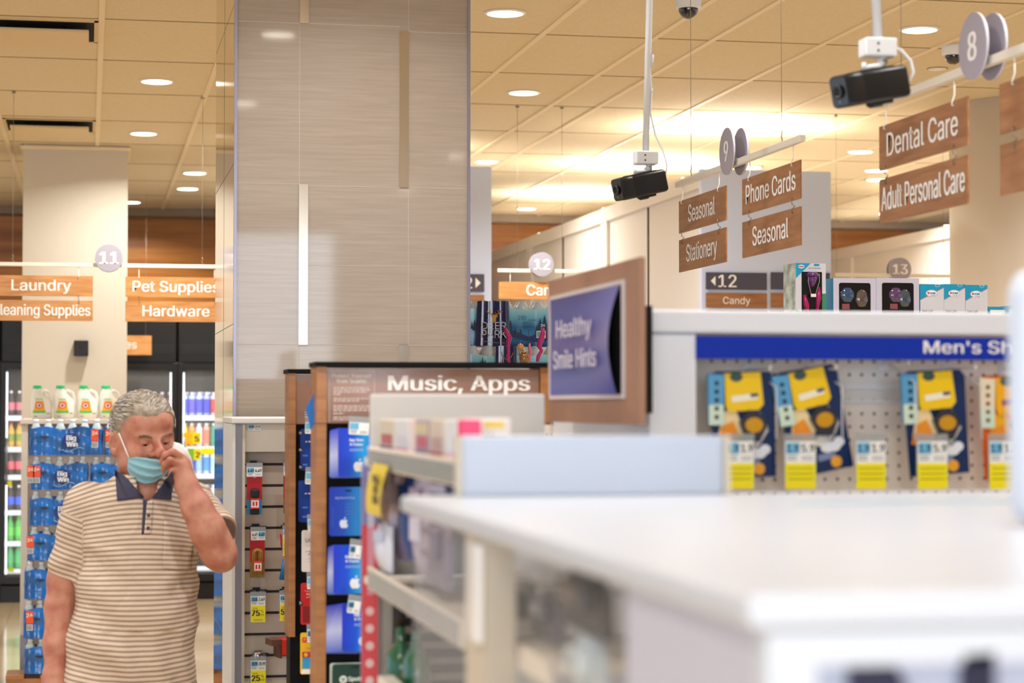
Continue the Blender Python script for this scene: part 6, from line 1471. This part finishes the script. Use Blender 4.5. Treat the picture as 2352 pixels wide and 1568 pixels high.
for _ in range(1500):
    v = HV[rnd.randrange(len(HV))]; p = HMi @ Vector(v)
    if p.z < -.06 or (p.y > .0 and p.z < float(hl(p.y))+.012): continue
    d = Vector((.55 if p.x > -.02 else -.5, -.8, .15+(-.25 if p.z < .03 else 0))) + Vector((rnd.uniform(-.3, .3), rnd.uniform(-.3, .3), rnd.uniform(-.2, .2)))
    pts = []
    for k in range(5):
        q_ = p+d*(.009*k); cn = Vector((0, -.012, .034)); e_ = q_-cn; l_ = math.sqrt((e_.x/.090)**2+(e_.y/.108)**2+(e_.z/.094)**2); q_ = cn+e_/l_*(1+.012*math.sin(k*1.3))
        pts.append(HM @ q_)
    st_.m(rnd.choice((hairc, lh, lh, dh))); st_.tube(pts, [.0007, .0013, .0013, .0010, .0004], 4, False)
st_.build('hair_strands', hair)
for s_ in (-1, 1):
    st_ = MB(man, mat('brow_hair', '9a7f6a', .7))
    for k in range(70):
        u = (k % 35)/34; b_ = h(s_*(.014+.032*u), .1030-.014*u*u, .0085+.005*math.sin(2.6*u)+.004*(k//35)); st_.tube([b_, b_+(h(s_*.5, .3, .3)-h(0, 0, 0))*.012+Vector((0, 0, rnd.uniform(-.002, .002)))], [.0011, .0004], 4, False)
    st_.build('eyebrow')
# --- shirt
Sh = Field(ramp((-.30, .32, .0042)), ramp((-.29, .18, .0042)), ramp((.845, 1.50, .0042)))
X, Y, Z = np.meshgrid(Sh.x, Sh.y, Sh.z, indexing='ij')
zz = [.84, .90, .99, 1.09, 1.21, 1.30, 1.37, 1.41, 1.445, 1.475, 1.50]
f = lambda v: np.interp(Z, zz, v)
wv = f([.186, .184, .182, .176, .168, .170, .172, .160, .118, .080, .070]); cxv = f([-.026, -.025, -.018, -.009, .0, .002, .005, .008, .012, .014, .016])
df = f([.175, .178, .182, .178, .158, .140, .122, .112, .098, .082, .075]); db = f([.125, .12, .12, .12, .125, .13, .125, .11, .095, .08, .075])
dd = np.where(Y < 0, df, db); rr_ = np.sqrt(np.abs((X-cxv)/wv)**2.3+np.abs(Y/dd)**2.3)
torso = (rr_**(1/1.15)-1)*np.minimum(wv, dd)
# folds of the cloth
torso += .006*np.sin(Z*46+X*26+2*np.sin(X*14))*np.exp(-((X+.13)/.09)**2)*(Z < 1.28)+.006*np.sin(Z*60-X*50)*np.exp(-((X-.13)/.07)**2-((Z-1.18)/.1)**2)+.004*np.sin(X*75+Z*14)*(Z < 1.05)+.005*np.sin(Z*38+X*12)*np.exp(-((Z-1.0)/.12)**2)
Sh.D = np.maximum(torso, np.maximum(.865-Z, Z-1.478)).astype(np.float32)
def sleeve(a, b, ra, rb, k):
    a, b = np.array(a), np.array(b); ab = b-a; L = np.linalg.norm(ab); u = ab/L
    t = (X-a[0])*u[0]+(Y-a[1])*u[1]+(Z-a[2])*u[2]; tt = np.clip(t, 0, L)
    d = np.sqrt((X-a[0]-tt*u[0])**2+(Y-a[1]-tt*u[1])**2+(Z-a[2]-tt*u[2])**2)-(ra+(rb-ra)*tt/L)
    d = d+.005*np.sin(t*70+X*30)*np.clip(t/L, 0, 1)
    d = np.maximum(d, t-L); h_ = np.clip(.5+.5*(Sh.D-d)/k, 0, 1); Sh.D = (Sh.D*(1-h_)+d*h_-k*h_*(1-h_)).astype(np.float32)
    return a, u, L
sR = sleeve(J(205, 1165, .0), J(153, 1324, .015), .074, .0565, .02)
sL = sleeve(J(436, 1162, .0), J(502, 1232, -.125), .074, .0640, .03)
# neck opening and the gap under the raised arm
Sh.cone(J(337, 1085, .0), J(337, 1112, -.03), .071, .060, .006, 's'); Sh.cone(J(337, 1112, -.06), J(337, 1146, -.13), .040, .010, .006, 's')
shm = mat('polo_stripes', 'c9b6a4', .8); nt = shm.node_tree; bs = nt.nodes['Principled BSDF']
at_ = nt.nodes.new('ShaderNodeAttribute'); at_.attribute_name = 'weave'; mm = nt.nodes.new('ShaderNodeMath'); mm.operation = 'MULTIPLY'; mm.inputs[1].default_value = 1/.0139
fr = nt.nodes.new('ShaderNodeMath'); fr.operation = 'FRACT'; cr_ = nt.nodes.new('ShaderNodeValToRGB'); cr_.color_ramp.interpolation = 'LINEAR'
e = cr_.color_ramp.elements; base, lt, dk2 = (*lin('cfbaa6'), 1), (*lin('ab927a'), 1), (*lin('6e5a50'), 1)
stops = [(0, base), (.38, base), (.44, dk2), (.50, dk2), (.54, lt), (.66, lt), (.70, dk2), (.76, dk2), (.82, base), (1, base)]
e[0].position, e[0].color = stops[0]; e[1].position, e[1].color = stops[-1]
for p_, c_ in stops[1:-1]: q_ = e.new(p_); q_.color = c_
nt.links.new(at_.outputs['Fac'], mm.inputs[0]); nt.links.new(mm.outputs[0], fr.inputs[0]); nt.links.new(fr.outputs[0], cr_.inputs[0]); nt.links.new(cr_.outputs[0], bs.inputs['Base Color'])
tc = nt.nodes.new('ShaderNodeTexCoord'); n2 = nt.nodes.new('ShaderNodeTexNoise'); n2.inputs['Scale'].default_value = 700; bp = nt.nodes.new('ShaderNodeBump'); bp.inputs['Strength'].default_value = .6; bp.inputs['Distance'].default_value = .02; n2.inputs['Scale'].default_value = 9; n2.inputs['Distortion'].default_value = 1.2
nt.links.new(tc.outputs['Object'], n2.inputs[0]); nt.links.new(n2.outputs[0], bp.inputs['Height']); nt.links.new(bp.outputs[0], bs.inputs['Normal'])
def weave(V):
    x, y, z = V[:, 0], V[:, 1], V[:, 2]
    s_ = z+1.15*x*x*np.clip((z-1.15)/.25, -.4, 1.4)
    for a, u, L in (sR, sL):
        t = (V-a)@u; side = (x < -.155) if a[0] < 0 else (x > .150)
        m = side & (t > .03) & (t < L+.02) & (np.linalg.norm(V-a-np.clip(t, 0, L)[:, None]*u, axis=1) < .085)
        s_ = np.where(m, 1.41-t*1.0, s_)
    return s_
def addweave(o, V):
    a_ = o.data.attributes.new('weave', 'FLOAT', 'POINT'); a_.data.foreach_set('value', weave(V).astype(np.float32))
shirt, SV = Sh.mesh('polo_shirt', shm, man, 1); addweave(shirt, SV)
nvy = mat('navy_collar', '38364a', .8, noise=.12, nscale=300)
def patch(name, mt, corners, off, fld, parent, nu=10, nv=10, bulge=0, wv_=False):
    (a, b), (c, d) = corners; vs = {}
    def fn(u, v):
        pa = Vector(a)*(1-u)+Vector(b)*u; pb = Vector(c)*(1-u)+Vector(d)*u; p = pa*(1-v)+pb*v
        y = fld.front(*(J(p.x, p.y, -.11).x, J(p.x, p.y, -.11).z), off)
        if y is None: y = fn.last
        q_ = J(p.x, p.y, y-bulge*math.sin(math.pi*u)*math.sin(math.pi*v)); y = fld.front(q_.x, q_.z, off); y = fn.last if y is None else y; fn.last = y
        return J(p.x, p.y, y-bulge*math.sin(math.pi*u)*math.sin(math.pi*v))
    fn.last = -.1
    mb = MB(man, mt).grid(fn, nu, nv); o = mb.build(name, parent)
    sd = o.modifiers.new('thickness', 'SOLIDIFY'); sd.thickness = .0022; sd.offset = 1
    if wv_: addweave(o, np.array([tuple(v) for v in mb.v]))
    return o
U = Field(B.x, B.y, B.z)                                       # skin and shirt together, for cloth that lies on both
U.D = B.D.copy()
i0 = [np.searchsorted(a, b_) for a, b_ in ((B.x, -.30), (B.y, -.29), (B.z, .86))]
gx_, gy_, gz_ = B.x, B.y, B.z
ix = np.clip(np.round((gx_-Sh.x[0])/.0042).astype(int), 0, len(Sh.x)-1); iy = np.clip(np.round((gy_-Sh.y[0])/.0042).astype(int), 0, len(Sh.y)-1); iz = np.clip(np.round((gz_-Sh.z[0])/.0042).astype(int), 0, len(Sh.z)-1)
zmask = (gz_ < 1.495) & (gz_ > .86)
sub = Sh.D[np.ix_(ix, iy, iz)]; sub[:, :, ~zmask] = 1; U.D = np.minimum(U.D, sub)
col = patch('collar', nvy, (((264, 1078), (286, 1092)), ((269, 1150), (331, 1141))), .005, U, shirt, 10, 12)
patch('collar', nvy, (((388, 1092), (397, 1080)), ((349, 1143), (394, 1147))), .005, U, shirt, 10, 12)
patch('placket', nvy, (((329, 1147), (342, 1147)), ((325, 1226), (330, 1226))), .0025, Sh, shirt, 4, 14)
patch('placket', shm, (((338, 1150), (352, 1150)), ((331, 1226), (347, 1226))), .003, Sh, shirt, 4, 14, 0, True)
patch('pocket', shm, (((376, 1193), (447, 1196)), ((374, 1306), (440, 1310))), .0028, Sh, shirt, 12, 14, 0, True)
for x, y in ((341, 1183), (340, 1212)):
    p = J(x, y, Sh.front(J(x, y, -.12).x, J(x, y, -.12).z, .006) or -.13); b_ = MB(man, mat('button_dark', '3a3440', .4)); b_.lathe([(.0045, 0), (.0048, .0015), (.003, .002)], n=14); o = b_.build('button', shirt); o.location = p; o.rotation_euler = (math.pi/2, 0, 0)
# --- mask
mkm = mat('mask_blue', '8cbccb', .75, noise=.05, nscale=220, bump=.2, bscale=500)
top = [(295, 1047), (312, 1048), (330, 1051), (348, 1053), (366, 1055), (382, 1060), (396, 1066)]; bot = [(292, 1078), (300, 1093), (314, 1104), (333, 1110), (352, 1108), (374, 1095), (393, 1079)]
def lerp(L, u): x = u*(len(L)-1); i = min(int(x), len(L)-2); t = x-i; return Vector(L[i])*(1-t)+Vector(L[i+1])*t
Hd = Field(B.x, B.y, B.z); Hd.D[:] = .2                        # head only, without the hand
for c_, r_ in (((0, .022, -.030), (.074, .078, .084)), ((0, .022, -.078), (.066, .066, .042)), ((0, .060, -.070), (.040, .048, .042)), ((0, .104, -.040), (.018, .014, .014))): Hd.ellip(HM, c_, r_, .025)
Hd.cone(h(0, .01, -.10), J(340, 1130, -.03), .05, .05, .03)
last = [-.1]
def mfn(u, v):
    p = lerp(top, u)*(1-v)+lerp(bot, u)*v; q_ = J(p.x, p.y, -.11); y = Hd.front(q_.x, q_.z, .006)
    y = last[0] if y is None else max(min(y, -.02), -.19); last[0] = y
    pl =   .0058*math.sin(v*19+math.sin(u*5)*.8)*math.sin(math.pi*min(1, max(0, u)))+.007*math.sin(math.pi*u)*math.sin(math.pi*v)
    if u > .8: y = y-(u-.8)*.22
    return J(p.x, p.y, y-pl)
mk = MB(man, mkm).grid(mfn, 32, 26).build('face_mask'); sd = mk.modifiers.new('thickness', 'SOLIDIFY'); sd.thickness = .002; sd.offset = 1
mw = mat('mask_strap', 'e8e4e2', .7)
ys_ = lambda x, y: B.front(J(x, y, -.08).x, J(x, y, -.08).z, .004) or -.05
MB(man, mw).tube([J(x, y, ys_(x, y)-.001) for x, y in ((296, 1050), (290, 1036), (284, 1021), (278, 1006), (273, 994))], .0020, 6).build('ear_loop', mk)
# lifted white end of the mask, seen beside the cheek
def wfn(u, v):
    L = [(399, 1015), (415, 1019), (429, 1031), (439, 1052), (445, 1086)]; Rr = [(393, 1040), (400, 1050), (408, 1064), (416, 1078), (424, 1094)]
    p = lerp(L, u)*(1-v)+lerp(Rr, u)*v; return J(p.x, p.y, -.085-.012*math.sin(math.pi*u)-.02*v)
mo = MB(man, mw).grid(wfn, 14, 6).build('mask_fold', mk); sd = mo.modifiers.new('thickness', 'SOLIDIFY'); sd.thickness = .002
# --- trousers and shoes
Tr = Field(ramp((-.26, .24, .007)), ramp((-.22, .22, .007)), ramp((.05, .93, .008)))
for s_ in (-1, 1): Tr.chain([(s_*.085-.022, .0, .80), (s_*.095-.01, -.005, .48), (s_*.10, .01, .075)], [.105, .078, .062], .03)
Tr.cone((-.085, -.01, .86), (.05, -.01, .86), .118, .118, .04); 
Xt, Yt_, Zt = np.meshgrid(Tr.x, Tr.y, Tr.z, indexing='ij'); Tr.D = np.maximum(Tr.D, np.maximum(Zt-.915, .06-Zt)).astype(np.float32)
Tr.mesh('trousers', mat('trouser_olive', '4a4434', .85), man, 1)
for s_ in (-1, 1):
    c = Field(ramp((s_*.10-.07, s_*.10+.07, .006)), ramp((-.22, .12, .006)), ramp((-.02, .13, .006))); c.cone((s_*.10, -.13, .038), (s_*.10, .04, .048), .044, .042, .02); c.cone((s_*.10, .02, .05), (s_*.10, .02, .09), .045, .045, .02)
    c.D = np.maximum(c.D, (.0012-np.meshgrid(c.x, c.y, c.z, indexing='ij')[2])).astype(np.float32); c.mesh('shoe', mat('shoe_black', '1c1a1a', .5), man, 1)
